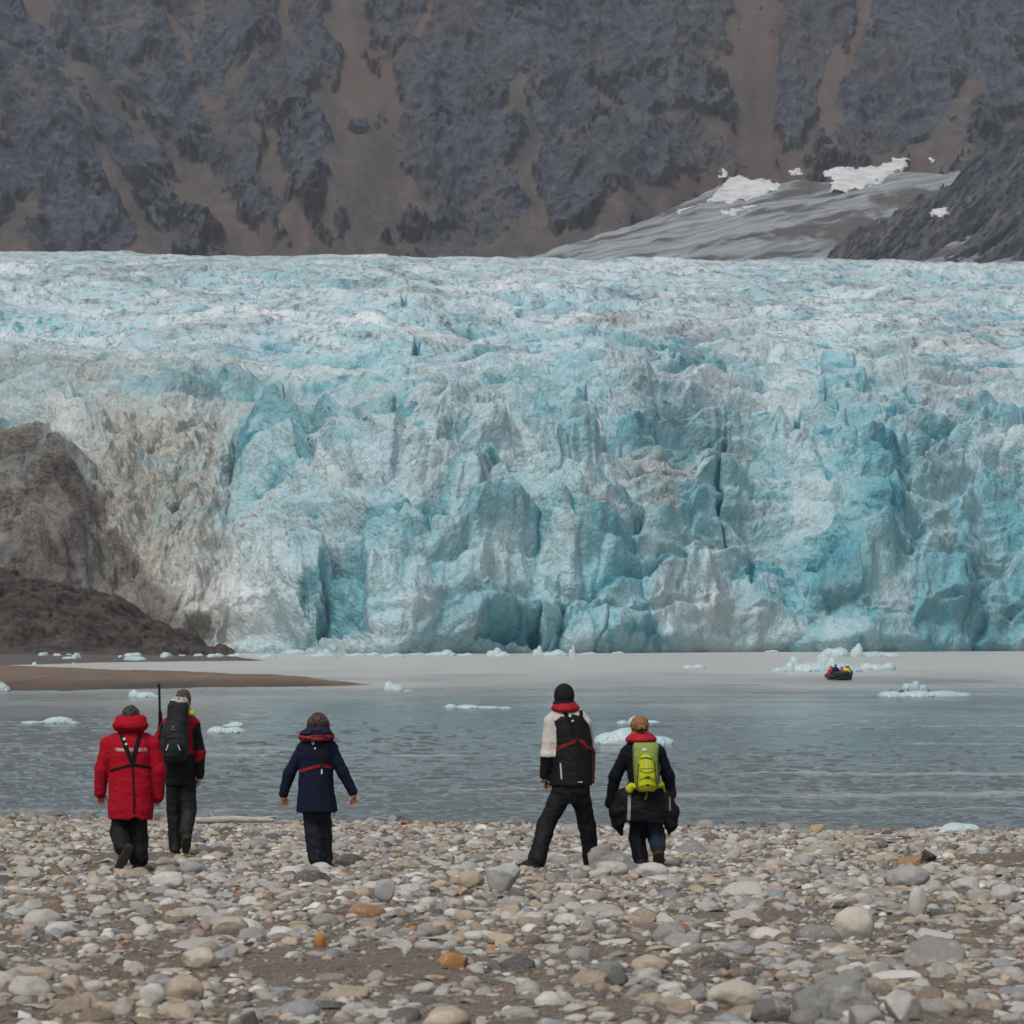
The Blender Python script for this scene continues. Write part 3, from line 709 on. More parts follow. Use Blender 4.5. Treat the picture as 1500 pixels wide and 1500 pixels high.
berg('small pale floe with a raised tip just below the sand spit, left of the rifle', 1022, [(196, 1010, 9), (213, 1013, 18), (228, 1019, 9)], G_F, seed=2)
berg('low slushy floe on the far left above the red parka walker', 1060, [(45, 1056, 18), (85, 1050, 24), (105, 1057, 14)], G_F, seed=3)
berg('flat white floe just right of the hooded rucksack walker', 1074, [(318, 1064, 16), (343, 1065, 18)], G_F, seed=4)
berg('thin ice slab floating behind the flat white floe', 1065, [(345, 1057, 13), (333, 1061, 9)], G_F, seed=5)
berg('small pointed ice piece off the tip of the sand spit', 1013, [(570, 997, 9), (580, 1002, 13), (597, 1010, 8)], G_F, seed=6)
berg('ragged low floe in mid water between the woman and the tall walker', 1038, [(660, 1031, 9), (685, 1032, 18), (715, 1034, 18), (740, 1035, 10)], G_F, seed=7)
berg('broad smooth pale floe behind the walker with the lime pack', 1091, [(895, 1073, 28), (920, 1066, 30), (965, 1078, 24)], G_F, seed=8, rough=.06)
berg('small broken floe beyond the ginger haired walker', 1060, [(912, 1055, 9), (930, 1049, 10), (955, 1055, 14)], G_F, seed=9)
berg('flat sliver of ice alone on the calm water left of the boat', 979, [(1008, 974, 9), (1024, 973, 11)], G_F, seed=10)
berg('large lumpy iceberg just behind the rubber boat', 985, [(1146, 976, 17), (1158, 968, 11), (1175, 972, 18), (1172, 961, 12, 6), (1207, 955, 13), (1216, 962, 18), (1232, 970, 20), (1190, 970, 20), (1250, 974, 16)], None, seed=11, name='iceberg', cat='iceberg', rough=.07)
berg('long low iceberg with a round knob, behind the lumpy one', 962, [(1215, 949, 12), (1230, 948, 16), (1255, 947, 10), (1258, 942, 7), (1282, 954, 24), (1305, 956, 16)], None, seed=12, name='iceberg', cat='iceberg', rough=.06)
berg('row of low slush lumps trailing right of the lumpy iceberg', 981, [(1270, 971, 12), (1285, 972, 11), (1303, 970, 10), (1290, 975, 24)], G_F, seed=13)
berg('clear glassy ice block right of the boat near the bird floe', 1010, [(1330, 1000, 10), (1342, 996, 8), (1353, 1002, 8)], G_F, M_blue, seed=14)
bird_floe = berg('long flat floe with dark seabirds standing on it', 1021, [(1305, 1012, 20), (1345, 1012, 30), (1385, 1012, 28), (1410, 1014, 14)], G_F, seed=15, rough=.05)
berg('rounded white ice lump stranded at the waterline on the right', 1221, [(1375, 1212, 24), (1400, 1205, 22), (1420, 1207, 20)], G_F, seed=16, rough=.06)
foot = [(430, 957.5, 951, 22), (475, 961, 950, 15), (470, 962, 955, 26), (520, 961, 956, 17), (545, 960, 955, 14), (575, 962, 956, 20), (610, 959, 956, 16), (650, 961, 951, 20), (632, 960, 955, 12), (682, 961, 956, 14), (725, 961, 948, 15), (735, 962, 954, 14), (788, 961, 945, 9), (812, 961, 951, 22), (838, 961, 944, 6), (862, 958, 955, 14), (905, 957, 954, 10), (1075, 954, 951, 9), (1130, 955, 952, 12), (390, 963, 957, 15), (345, 962, 956, 14), (318, 963, 957, 13)]
nm = ['broad bright', 'peaked', 'flat', 'small low', 'thin', 'long flat', 'tiny', 'double humped', 'little grey', 'pale', 'tall dome shaped', 'squat', 'spiky', 'long ridged', 'needle shaped', 'low', 'faint', 'specks of', 'thin faraway', 'chalky', 'muddy edged', 'dull']
wh = ['left of the snowy apron of the ice front', 'under the dark blue hollow at the front foot', 'before the peaked lump under the blue hollow', 'right of the dark blue hollow', 'close right of the small low lump', 'midway between the blue hollow and the black arch', 'left of the double humped lump', 'left of the black arch in the ice foot', 'touching the double humped lump', 'left of the black arch mouth', 'in front of the black arch', 'at the right foot of the dome shaped lump', 'left end of the ridged lump', 'right of the black arch', 'at the right end of the ridged lump', 'right of the needle shaped lump', 'farther right of the black arch', 'left of the far icebergs', 'close left of the lumpy iceberg', 'just off the tip of the moraine', 'at the moraine tip', 'just left of the moraine tip']
for i, (x, b, tp, w_) in enumerate(foot):
    bl = [(x - w_ * .35, tp + (b - tp) * .35, w_ * .6), (x + w_ * .25, tp, w_ * .5), (x + w_ * .6, tp + (b - tp) * .45, w_ * .4)]
    berg('%s ice lump %s' % (nm[i], wh[i]), b + .3, bl, G_B, seed=20 + i * 1.7, rough=.08, name='ice_lump', cat='ice lump')
strand = [(50, 974, 966, 5), (38, 965, 960, 9), (20, 967, 961, 6), (62, 966, 962, 6), (100, 969, 963, 10), (130, 967, 963, 12), (165, 967, 962, 12), (190, 966, 961, 9), (215, 968, 963, 16), (240, 966, 961, 12), (262, 965, 959, 13), (285, 966, 960, 12), (300, 968, 963, 11), (150, 970, 966, 6), (80, 962, 959, 5), (110, 962, 959, 5)]
sw = ['bright round ice lump standing alone on the gravel flat near its front', 'pale ice slab on the far left of the gravel flat', 'small ice lump at the left edge of the gravel flat', 'small ice lump right of the pale slab on the gravel flat', 'flat ice lump on the gravel below the moraine middle', 'dirty low ice lump on the gravel below the moraine', 'broad ice lump on the gravel under the moraine slope', 'rounded ice lump right of the broad one under the moraine', 'long low ice strip at the gravel waterline under the moraine', 'white ice lump under the moraine nose', 'tallest ice lump under the moraine nose', 'ice lump at the right end of the gravel flat', 'last low ice lump off the gravel flat tip', 'tiny ice lump nearest the sand spit behind the red parka walker', 'tiny far ice speck at the foot of the moraine', 'second far ice speck at the moraine foot, right of the first']
go = bpy.data.objects['gravel_flat']; gfl = BVHTree.FromPolygons([tuple(v.co) for v in go.data.vertices], [p.vertices[:] for p in go.data.polygons])
for i, (x, b, tp, w_) in enumerate(strand):
    o = berg(sw[i], b + .4, [(x - w_ * .3, tp + 1, w_ * .6), (x + w_ * .35, tp + .5, w_ * .55)], G_S, seed=70 + i * 1.3, name='ice_lump', cat='ice lump')
    o.location.y += 26 * math.sin(i * 2.3); o.scale = [.55 + .9 * abs(math.sin(i * 1.7 + .4))] * 3; o.rotation_euler.z = i * 1.1
    h_ = gfl.ray_cast(Vector((o.location.x, o.location.y, 20)), Vector((0, 0, -1)), 40)[0]
    if h_ is not None: o.location.z = h_.z - .02
# seabirds resting on the long floe
bs = SDF((-.3, -.2, -.02), (.35, .2, .5), .02)
bs.ell((0, 0, .2), (.2, .1, .11), .02).cone((.12, 0, .24), (.19, 0, .36), .06, .05, k=.05).ell((.2, 0, .38), (.065, .055, .055), .03).cone((.24, 0, .38), (.32, 0, .37), .022, .01, k=.01)
bs.cone((-.15, 0, .2), (-.27, 0, .17), .05, .02, k=.03).cone((.02, .04, .12), (.02, .04, 0), .015, k=.01).cone((.02, -.04, .12), (.02, -.04, 0), .015, k=.01)
t = NT('bird_plumage', .7); bme = bs.mesh('seabird'); M_bird = t.out(t.mix(t.mapr(t.noise(t.coord(), 6), .45, .55), (.02, .02, .022), (.06, .06, .065)))
Yb_ = water_Y(1016)
bl_ = ['leftmost seabird on the long flat floe', 'seabird second from the left end of the floe', 'seabird third along the floe, next to a pale neighbour', 'seabird in the middle of the row on the flat floe', 'seabird right of the middle of the floe', 'seabird under the glassy ice block', 'seabird near the right of the row on the floe', 'rightmost seabird of the row, apart from the others']
bfl = BVHTree.FromPolygons([tuple(v.co + bird_floe.location) for v in bird_floe.data.vertices], [p.vertices[:] for p in bird_floe.data.polygons])
for i, x in enumerate((1303, 1309, 1313, 1323, 1327, 1336, 1344, 1364)):
    b = link('seabird', bme, M_bird if i == 0 else None)
    b.location = ((x - CX) / F * Yb_, Yb_ + 1.2, .0); h_ = None
    for dd in (1.6, 1.2, .8, .4, 2.2, 3.0):
        h_ = h_ or bfl.ray_cast(Vector(((x - CX) / F * Yb_, Yb_ + dd, 5)), Vector((0, 0, -1)), 9)[0]
    if h_ is not None: b.location = h_ - Vector((0, 0, .01))
    b.rotation_euler.z = (i * 1.9) % 6.28; b.scale = [.46 + .05 * (i % 2)] * 3
    tag(b, bl_[i], 'bird', 'seabirds resting on the long floe')
# ------------------------------------------------------------------ beach ground
def g_beach(X, Y):
    Yc = np.maximum(Y, 11) + .15 * np.minimum(Y - 11, 0)
    return .712 - .0378 * (Yc - 30 + .236 * X * sstep(30, 48, Y)) + .05 * fbm(X / 3.2, Y / 4.5, 3, 3) * sstep(56, 46, Y) + .03 * fbm(X / .9, Y / 1.2, 7, 3) * sstep(50, 42, Y)
bx = np.concatenate([np.linspace(-90, -13, 40)[:-1], np.linspace(-13, 13, 560), np.linspace(13, 90, 40)[1:]])
by = np.concatenate([np.linspace(-50, 10, 30)[:-1], np.linspace(10, 52, 640), np.linspace(52, 75, 20)[1:]])
PX, PY = np.meshgrid(bx, by)
me = mesh_from('beach', np.stack([PX, PY, g_beach(PX, PY)], -1).reshape(-1, 3), grid_faces(*PX.shape))
t = NT('beach_gravel', .95, .15)
oc = t.coord(); n1 = t.noise(oc, .9, 6, .65); n2 = t.noise(oc, 9, 6, .7)
vo = t.node('ShaderNodeTexVoronoi', Vector=oc, Scale=52.0); vo.inputs['Randomness'].default_value = 1
vo2 = t.node('ShaderNodeTexVoronoi', Vector=oc, Scale=110.0)
sep = t.node('ShaderNodeSeparateColor', Color=vo.outputs['Color'])
c = t.mix(t.mapr(n1, .35, .65), (.165, .128, .098), (.225, .185, .148))
c = t.mix(t.mapr(sep.outputs[0], .4, 1, 0, .5), c, (.33, .295, .25))
c = t.mix(t.mapr(sep.outputs[1], .7, .9, 0, .7), c, (.07, .062, .056))
c = t.mix(t.mapr(n2, .5, .7, 0, .6), c, (.10, .083, .07))
wet = t.mapr(t.node('ShaderNodeSeparateXYZ', Vector=oc).outputs[2], -.02, .12, .75, 0)
c = t.mix(wet, c, (.06, .055, .05))
hgt = t.math('ADD', t.mapr(vo.outputs['Distance'], 0, .7, 1, 0), t.math('MULTIPLY', t.mapr(vo2.outputs['Distance'], 0, .7, 1, 0), .5))
t.out(c, t.bump(hgt, 1, .012))
tag(link('beach', me, t.m), 'brown gravel beach under the cobbles along the near shore', 'beach', kind='structure')

# ------------------------------------------------------------------ stones
import bmesh
def ico(sub):
    bm = bmesh.new(); bmesh.ops.create_icosphere(bm, subdivisions=sub, radius=1)
    V = np.array([v.co[:] for v in bm.verts]); Fc = np.array([[v.index for v in f.verts] for f in bm.faces]); bm.free()
    return V, Fc
ICO = {i: ico(i) for i in (1, 2, 3, 4)}
def rock_verts(seed, kind, sub):
    V, Fc = ICO[sub]; r = np.random.default_rng(seed); V = V.copy()
    e = {'round': 2.0, 'angular': 2.0, 'slab': 2.6}[kind]
    V /= (np.abs(V) ** e).sum(1)[:, None] ** (1 / e)
    n = {'round': 4, 'angular': 12, 'slab': 7}[kind]
    for i in range(n):
        d = r.normal(size=3); d /= np.linalg.norm(d); o = r.uniform(.50, .9) if kind != 'round' else r.uniform(.72, .95)
        p = V @ d - o; V -= np.clip(p, 0, 9)[:, None] * d[None] * (.93 if kind != 'round' else .75)
    s = r.uniform(0, 90)
    V *= (1 + (.13 if kind == 'round' else .10) * fbm(V[:, 0] * 1.1 + s, V[:, 1] * 1.1, V[:, 2] * 1.1, 2) + .035 * fbm(V[:, 0] * 4 + s, V[:, 1] * 4, V[:, 2] * 4, 2))[:, None]
    if kind != 'round': V *= (1 - .09 * np.abs(fbm(V[:, 0] * 1.9 + s, V[:, 1] * 1.9, V[:, 2] * 1.9 + 5, 3)))[:, None]
    lim = np.abs(V).max(0); V /= lim
    V *= np.array([1, r.uniform(.65, .95), {'round': r.uniform(.42, .68), 'angular': r.uniform(.45, .75), 'slab': r.uniform(.2, .36)}[kind]])
    return V
KINDS = ['round'] * 6 + ['angular'] * 8 + ['slab'] * 6
PAL = {'pale grey': (.42, .40, .365), 'grey': (.275, .262, .243), 'white': (.54, .525, .485), 'tan': (.385, .315, .235), 'pinkish': (.335, .265, .225), 'dark grey': (.11, .105, .10),
       'blue grey': (.26, .27, .275), 'brown': (.185, .140, .108), 'rust': (.31, .17, .085), 'greenish grey': (.285, .275, .23)}
PW = [('pale grey', .30), ('grey', .17), ('white', .08), ('tan', .15), ('pinkish', .07), ('dark grey', .06), ('blue grey', .06), ('brown', .09), ('rust', .009), ('greenish grey', .032 + .0)]
PN = [p for p, _ in PW]; PP = np.array([q for _, q in PW]); PP /= PP.sum()
def stone_mat(name, col, offs):
    t = NT(name, .82, .25)
    oc = t.coord()
    v = t.node('ShaderNodeVectorMath', operation='ADD'); t.set(v.inputs[0], oc); t.set(v.inputs[1], offs(t)); v = v.outputs[0]
    n1 = t.noise(v, 9, 6, .65, .5); n2 = t.noise(v, 45, 5, .7); n3 = t.noise(v, 5, 4, .6)
    cc = col(t)
    c = t.mix(t.mapr(n1, .35, .7, 0, .55), cc, t.mix(.5, cc, (.12, .11, .10)))
    c = t.mix(t.mapr(n3, .56, .68, 0, .40), c, (.50, .485, .45))
    c = t.mix(t.mapr(n1, .70, .80, 0, .6), c, (.28, .18, .10))
    c = t.mix(t.mapr(n2, .56, .74, 0, .5), c, (.10, .095, .09))
    wv = t.node('ShaderNodeTexWave', Vector=v, Scale=3.0, Distortion=7.0, Detail=3.0)
    c = t.mix(t.math('MULTIPLY', t.mapr(wv.outputs['Fac'], .93, .99, 0, .30), t.mapr(n3, .5, .65)), c, (.52, .51, .48))
    return t.out(c, t.bump(t.math('ADD', n1, t.math('MULTIPLY', n2, .6)), .55, .012))
M_stone = stone_mat('cobble_stone', lambda t: t.node('ShaderNodeObjectInfo').outputs['Color'], lambda t: t.node('ShaderNodeObjectInfo').outputs['Location'])
M_shingle = stone_mat('shingle_stone', lambda t: t.attr('col').outputs['Color'], lambda t: t.attr('off').outputs['Color'])
M_shingle.node_tree.nodes  # per-stone offset keeps neighbours from sharing one pattern

# notable stones: px, base row, width, height in photo pixels, kind, colour, label, yaw
notable = [
 (903, 1277, 80, 41, 'wedge', (.235, .225, .21), 'large grey wedge shaped boulder hiding the tall walker\'s right foot'),
 (896, 1284, 52, 22, 'round', 'pale grey', 'smooth pale stone lying against the front of the wedge boulder'),
 (956, 1288, 50, 24, 'round', (.44, .44, .43), 'big rounded whitish stone at the feet of the lime pack walker'),
 (738, 1306, 54, 40, 'angular', (.36, .365, .36), 'tall pale grey angular stone left of the tall walker\'s boot'),
 (689, 1302, 42, 26, 'round', 'tan', 'rounded tan stone beside the tall pale angular one'),
 (1332, 1301, 70, 32, 'round', (.31, .31, .30), 'large grey rounded block with a dark end on the right of the beach'),
 (1418, 1316, 54, 31, 'angular', (.43, .425, .41), 'big whitish angular stone right of the large grey block'),
 (1471, 1321, 42, 25, 'round', (.40, .40, .39), 'rounded pale stone at the far right beside the big whitish one'),
 (1346, 1341, 28, 42, 'round', (.47, .45, .41), 'upright cream coloured stone standing on end'),
 (1360, 1263, 28, 18, 'angular', (.06, .045, .045), 'dark red brown stone near the water on the right'),
 (1228, 1492, 128, 74, 'jagged', (.21, .208, .2), 'large jagged dark grey boulder at the bottom of the picture'),
 (1078, 1478, 84, 40, 'round', (.44, .39, .32), 'big cream stone with a rust stain left of the jagged dark boulder'),
 (1130, 1502, 62, 38, 'round', (.125, .122, .115), 'round dark stone between the rust stained one and the jagged boulder'),
 (1323, 1497, 60, 46, 'angular', (.33, .32, .30), 'blocky grey stone right of the jagged dark boulder'),
 (662, 1420, 48, 24, 'angular', (.36, .175, .06), 'bright orange brown stone in the middle foreground'),
 (904, 1450, 38, 27, 'angular', (.10, .105, .11), 'dark slate grey stone on bare gravel in the foreground'),
 (268, 1467, 60, 37, 'round', (.37, .30, .225), 'smooth tan egg shaped boulder in the left foreground'),
 (222, 1469, 40, 28, 'round', (.50, .495, .48), 'white rounded stone left of the tan egg shaped boulder'),
 (468, 1388, 19, 21, 'round', (.38, .165, .04), 'small vivid rust orange stone standing upright'),
 (291, 1419, 56, 30, 'round', (.42, .38, .30), 'yellowish striped boulder behind the tan egg shaped one'),
 (85, 1373, 44, 22, 'round', (.45, .455, .45), 'smooth whitish stone alone on gravel on the left'),
 (334, 1373, 58, 29, 'angular', (.40, .355, .285), 'broad tan stone with a dark crack left of centre'),
 (281, 1284, 44, 23, 'round', (.25, .255, .26), 'domed blue grey boulder right of the red parka walker'),
 (244, 1303, 54, 25, 'round', (.50, .49, .46), 'broad cream white stone below the domed grey boulder'),
 (563, 1324, 32, 36, 'angular', (.31, .315, .30), 'angular grey stone standing up below the woman'),
 (1253, 1377, 62, 48, 'round', (.47, .44, .375), 'big rough cream boulder in the right middle ground'),
 (998, 1376, 30, 24, 'angular', (.27, .13, .075), 'rusty red block shaped stone right of centre'),
 (953, 1427, 58, 27, 'round', (.37, .31, .24), 'tan weathered stone behind the dark slate grey one'),
 (605, 1366, 13, 10, 'round', (.42, .17, .04), 'tiny bright orange pebble in the centre of the beach'),
 (1200, 1465, 30, 24, 'round', (.41, .40, .385), 'pale stone tucked behind the jagged dark boulder'),
 (595, 1209, 20, 8, 'angular', (.24, .13, .08), 'rusty brown stone on the waterline right of the woman'),
 (1197, 1223, 26, 16, 'angular', (.36, .26, .16), 'ochre stone on the waterline right of the lime pack walker'),
 (1308, 1224, 18, 8, 'round', (.08, .075, .08), 'dark stone at the water\'s edge left of the stranded ice'),
]
def beach_Y(py, X=0.0):
    Y = np.full(np.shape(X), 25.0) + 0.0
    Y = np.maximum(12, 5055 / np.maximum(py - 1103.6, 1))
    for _ in range(12): Y = .5 * Y + .5 * F * (H - g_beach(np.asarray(X), Y)) / (py - HY)
    return Y
placed = []                                             # x, y, radius
def add_stone(px, base, wpx, hpx, kind, col, lab, seed):
    X = (px - CX) / F * 28; Y = beach_Y(base)
    for _ in range(3): X = (px - CX) / F * Y; Y = float(beach_Y(base, X))
    m = Y / F; w_, h_ = wpx * m, hpx * m
    if kind in ('wedge', 'jagged'):
        q = SDF((-w_ * .62, -w_ * .42, -h_ * .25), (w_ * .62, w_ * .5, h_ * 1.15), w_ / 60)
        q.ell((0, 0, h_ * .3), (w_ * 3, w_ * 3, h_ * 3), .01); q.F -= 1
        ol = [(864, 1280), (861.5, 1258), (866, 1250), (880, 1239.5), (894, 1238), (908, 1249), (942, 1278)]
        if kind == 'jagged': ol = [(1163, 1496), (1168, 1466), (1188, 1448), (1228, 1430), (1256, 1419), (1270, 1421), (1283, 1446), (1293, 1494)]
        for (x1, y1), (x2, y2) in zip(ol[:-1], ol[1:]): q.plane(((x1 - px) * m, 0, (base - y1) * m), (-(base - y2) * m + (base - y1) * m, -.15 * m * abs(x2 - x1), (x2 - x1) * m))
        q.plane((0, -w_ * .22, 0), (.18, -.9, .40)).plane((0, w_ * .36, 0), (0, 1, .3)).plane((0, 0, -h_ * .2), (0, 0, -1))
        q.rough(.022, .16, .16, .12, 2, 5); q.rough(-.016, .3, .3, .08, 5, 3, ridged); q.F += .011
        V, Fc = surface_nets(q.F, q.lo, q.h)
    else:
        sub = 4 if wpx > 40 else 3
        V = rock_verts(seed, kind, sub); Fc = ICO[sub][1]; V = V / np.abs(V).max(0)
    if kind not in ('wedge', 'jagged'): V = V * np.array([w_ / 2, w_ / 2 * .75, h_ * .62]); V[:, 2] += h_ - V[:, 2].max()
    dy = w_ * .32
    o = link('boulder' if wpx > 36 else 'beach_stone', mesh_from('boulder', V, Fc), M_stone)
    o.location = (X, Y + dy, float(g_beach(np.array(X), np.array(Y)))); o.color = (*(PAL[col] if isinstance(col, str) else col), 1)
    tag(o, lab, 'boulder' if wpx > 36 else 'stone', None if wpx > 36 else 'cobbles on the beach')
    placed.append((X, Y + dy, w_ * .45, o))
for i, n_ in enumerate(notable): add_stone(*n_, seed=500 + i)

classes = [(.13, .20, 110), (.085, .13, 2300), (.05, .085, 10000), (.028, .05, 15500), (.012, .028, 20000)]
cell = {}
def ok(x, y, r, f):
    i, j = int(x / .4), int(y / .4)
    for a in (i - 1, i, i + 1):
        for b in (j - 1, j, j + 1):
            for (X, Y, Q) in cell.get((a, b), ()):
                if (X - x) ** 2 + (Y - y) ** 2 < (f * (Q + r)) ** 2: return False
    return True
def put(x, y, r): cell.setdefault((int(x / .4), int(y / .4)), []).append((x, y, r))
for x, y, r, _ in placed: put(x, y, r)
FEET = [(178, 1270, .25), (202, 1277, .22), (257, 1248, .22), (272, 1249, .2), (465, 1271, .25), (777, 1272, .3), (864, 1275, .15), (938, 1266, .2), (964, 1272, .2)]
for px, py, r in FEET:
    y = 5055 / (py - 1103.6); put((px - CX) / F * y, y, r)
st = []
for ci, (r0, r1, n) in enumerate(classes):
    m = int(n * 2.2); Y = np.sqrt(rng.uniform(11.2 ** 2, 51 ** 2, m)); X = rng.uniform(-1, 1, m) * (.225 * Y + .9)
    if ci == 4: Y = np.sqrt(rng.uniform(11.2 ** 2, 34 ** 2, m)); X = rng.uniform(-1, 1, m) * (.225 * Y + .9)
    r = r0 + (r1 - r0) * rng.uniform(0, 1, m) ** 1.7
    bare = fbm(X / 1.6, Y / 3.2, 4.4, 3) + .55 * np.exp(-((Y - 33) / 1.6) ** 2) - .5 * np.exp(-((Y - 27.5) / 2.2) ** 2) - .25 * np.exp(-((Y - 46) / 3) ** 2)
    keep = bare < rng.uniform(.06, .95, m) + (.35 if ci == 4 else 0) + (.15 if ci == 3 else 0)
    got = 0
    for x, y, q, k_ in zip(X, Y, r, keep):
        if not k_ or got >= n: continue
        if ci < 4 and not ok(x, y, q, (.78, .66, .58, .52)[ci]): continue
        if ci < 4: put(x, y, q)
        st.append((x, y, q, ci)); got += 1
st = np.array(st); NS = len(st)
kind_i = rng.integers(0, len(KINDS), NS); col_i = rng.choice(len(PN), NS, p=PP)
cols = np.array([PAL[p] for p in PN])[col_i] * rng.uniform(.74, 1.14, (NS, 1)) * rng.uniform(.985, 1.015, (NS, 3))
yaw = rng.uniform(0, 6.283, NS); tlt = rng.normal(0, .16, (NS, 2)); sq = rng.uniform(.85, 1.15, (NS, 3))
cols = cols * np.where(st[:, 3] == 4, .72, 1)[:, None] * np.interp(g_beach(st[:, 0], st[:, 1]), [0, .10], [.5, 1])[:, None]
pxs = CX + F * st[:, 0] / st[:, 1]; zs = g_beach(st[:, 0], st[:, 1]); pys = HY + F * (H - zs) / st[:, 1]
app = np.where((pxs > 4) & (pxs < 1496) & (pys < 1496), st[:, 2] / st[:, 1], 0)
for px, py, r in FEET: pass
ind = np.argsort(-app)[:300 - len(notable)]
isind = np.zeros(NS, bool); isind[ind] = True
def rotm(yaw, tx, ty):
    c, s = np.cos(yaw), np.sin(yaw); z = np.zeros_like(c); o = z + 1
    Rz = np.stack([c, -s, z, s, c, z, z, z, o], -1).reshape(-1, 3, 3)
    cx, sx, cy, sy = np.cos(tx), np.sin(tx), np.cos(ty), np.sin(ty)
    Rx = np.stack([o, z, z, z, cx, -sx, z, sx, cx], -1).reshape(-1, 3, 3); Ry = np.stack([cy, z, sy, z, o, z, -sy, z, cy], -1).reshape(-1, 3, 3)
    return Rx @ Ry @ Rz
Vs, Fs, Cs, Os, n0 = [], [], [], [], 0
subof = np.where(st[:, 2] / st[:, 1] * F > 9, 3, np.where(st[:, 2] / st[:, 1] * F > 3.2, 2, 1))
NP = 14
for sub in (1, 2, 3):
    for kd in range(len(KINDS)):
        for pv in range(2):
            sel = np.nonzero((subof == sub) & (kind_i == kd) & (np.arange(NS) % 2 == pv) & ~isind)[0]
            if not len(sel): continue
            pr_ = rock_verts(1000 + kd * 7 + pv * 131, KINDS[kd], sub); Fc = ICO[sub][1]
            Rm = rotm(yaw[sel], tlt[sel, 0], tlt[sel, 1])
            W = np.einsum('nij,nvj->nvi', Rm, pr_[None] * sq[sel][:, None] * st[sel, 2][:, None, None])
            hz = W[..., 2].max(1)
            W += np.stack([st[sel, 0], st[sel, 1], zs[sel] + hz * .05], -1)[:, None]
            Vs.append(W.reshape(-1, 3)); nv = len(pr_)
            Fs.append((Fc[None] + (n0 + np.arange(len(sel)) * nv)[:, None, None]).reshape(-1, 3)); n0 += nv * len(sel)
            Cs.append(np.repeat(cols[sel], nv, 0)); Os.append(np.repeat(rng.uniform(0, 40, (len(sel), 3)), nv, 0))
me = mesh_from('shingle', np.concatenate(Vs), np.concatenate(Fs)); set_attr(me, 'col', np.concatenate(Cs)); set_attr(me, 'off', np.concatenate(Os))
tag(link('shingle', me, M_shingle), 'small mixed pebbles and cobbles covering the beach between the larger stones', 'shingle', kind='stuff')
print('stones', NS, 'shingle verts', n0)

# the largest of the scattered cobbles, one object each, with a label built from its look and its nearest landmark
protos = {}
SH = {'round': 'rounded', 'angular': 'angular', 'slab': 'flat'}
marks = [(float(CX + F * x / y), float(HY + F * (H - g_beach(np.array(x), np.array(y))) / y), o['label']) for x, y, r, o in placed]
short = {}
SHORT = ['wedge boulder', 'smooth pale stone against the wedge', 'whitish boulder by the lime pack walker', 'tall pale angular stone', 'tan stone by the tall angular one', 'large grey dark ended block', 'big whitish angular stone', 'pale stone at far right',
         'upright cream stone', 'dark red brown stone', 'jagged dark boulder', 'rust stained cream stone', 'round dark foreground stone', 'blocky grey foreground stone', 'orange brown stone', 'dark slate stone', 'tan egg boulder', 'white stone by the egg boulder',
         'vivid rust stone', 'yellowish striped boulder', 'whitish stone alone at left', 'cracked tan stone', 'domed blue grey boulder', 'cream stone below the domed boulder', 'angular stone below the woman', 'rough cream boulder', 'rusty block', 'tan weathered stone',
         'tiny orange pebble', 'pale stone behind the jagged boulder', 'rusty waterline stone', 'ochre waterline stone', 'dark waterline stone']
marks = [(a, b, s) for (a, b, _), s in zip(marks, SHORT)] + [(203, 1280, "red parka walker's foot"), (262, 1250, "rucksack walker's feet"), (466, 1272, "woman's feet"), (775, 1274, "tall walker's left boot"), (950, 1270, "lime pack walker's feet"),
         (10, 1490, 'bottom left corner'), (1490, 1490, 'bottom right corner'), (500, 1492, 'bottom edge left of centre'), (750, 1492, 'bottom edge centre'), (10, 1330, 'left picture edge'), (1490, 1390, 'right picture edge')]
size_w = lambda r: 'large' if r > .125 else ('medium' if r > .095 else 'small')
raw = []
for i in ind:
    best = min(marks, key=lambda m: math.hypot(m[0] - pxs[i], (m[1] - pys[i]) * 2.2))
    dx, dy = pxs[i] - best[0], (pys[i] - best[1]) * 2.2
    rel = ('right of' if dx > 0 else 'left of') if abs(dx) > abs(dy) else ('in front of' if dy > 0 else 'behind')
    raw.append((i, size_w(st[i, 2]), PN[col_i[i]], SH[KINDS[kind_i[i]]], rel, best[2], math.hypot(dx, dy)))
from collections import defaultdict
byk = defaultdict(list)
for r_ in raw: byk[(r_[1], r_[2], r_[3], r_[4], r_[5])].append(r_)
ORD = ['nearest', 'second nearest', 'third nearest', 'fourth nearest', 'fifth nearest', 'sixth nearest']
for key, lst in byk.items():
    lst.sort(key=lambda r_: r_[6])
    for j, (i, sw_, cn, sh, rel, mk, _) in enumerate(lst):
        lab = '%s %s %s cobble %s %s' % (sw_, sh, cn, rel, mk)
        if len(lst) > 1: lab = ORD[min(j, 5)] + ' ' + lab
        pk = (kind_i[i], i % 2)
        if pk not in protos: protos[pk] = mesh_from('cobble', rock_verts(1000 + pk[0] * 7 + pk[1] * 131, KINDS[pk[0]], 4), ICO[4][1]); protos[pk].materials.append(M_stone)
        o = link('beach_stone', protos[pk]); v = rock_verts(1000 + pk[0] * 7 + pk[1] * 131, KINDS[pk[0]], 1)
        hz = (np.abs(v[:, 2]).max() * st[i, 2])
        o.location = (st[i, 0], st[i, 1], zs[i] + hz * .08); o.scale = sq[i] * st[i, 2]; o.rotation_euler = (tlt[i, 0], tlt[i, 1], yaw[i]); o.color = (*cols[i], 1)
        tag(o, lab, 'stone', 'cobbles on the beach')

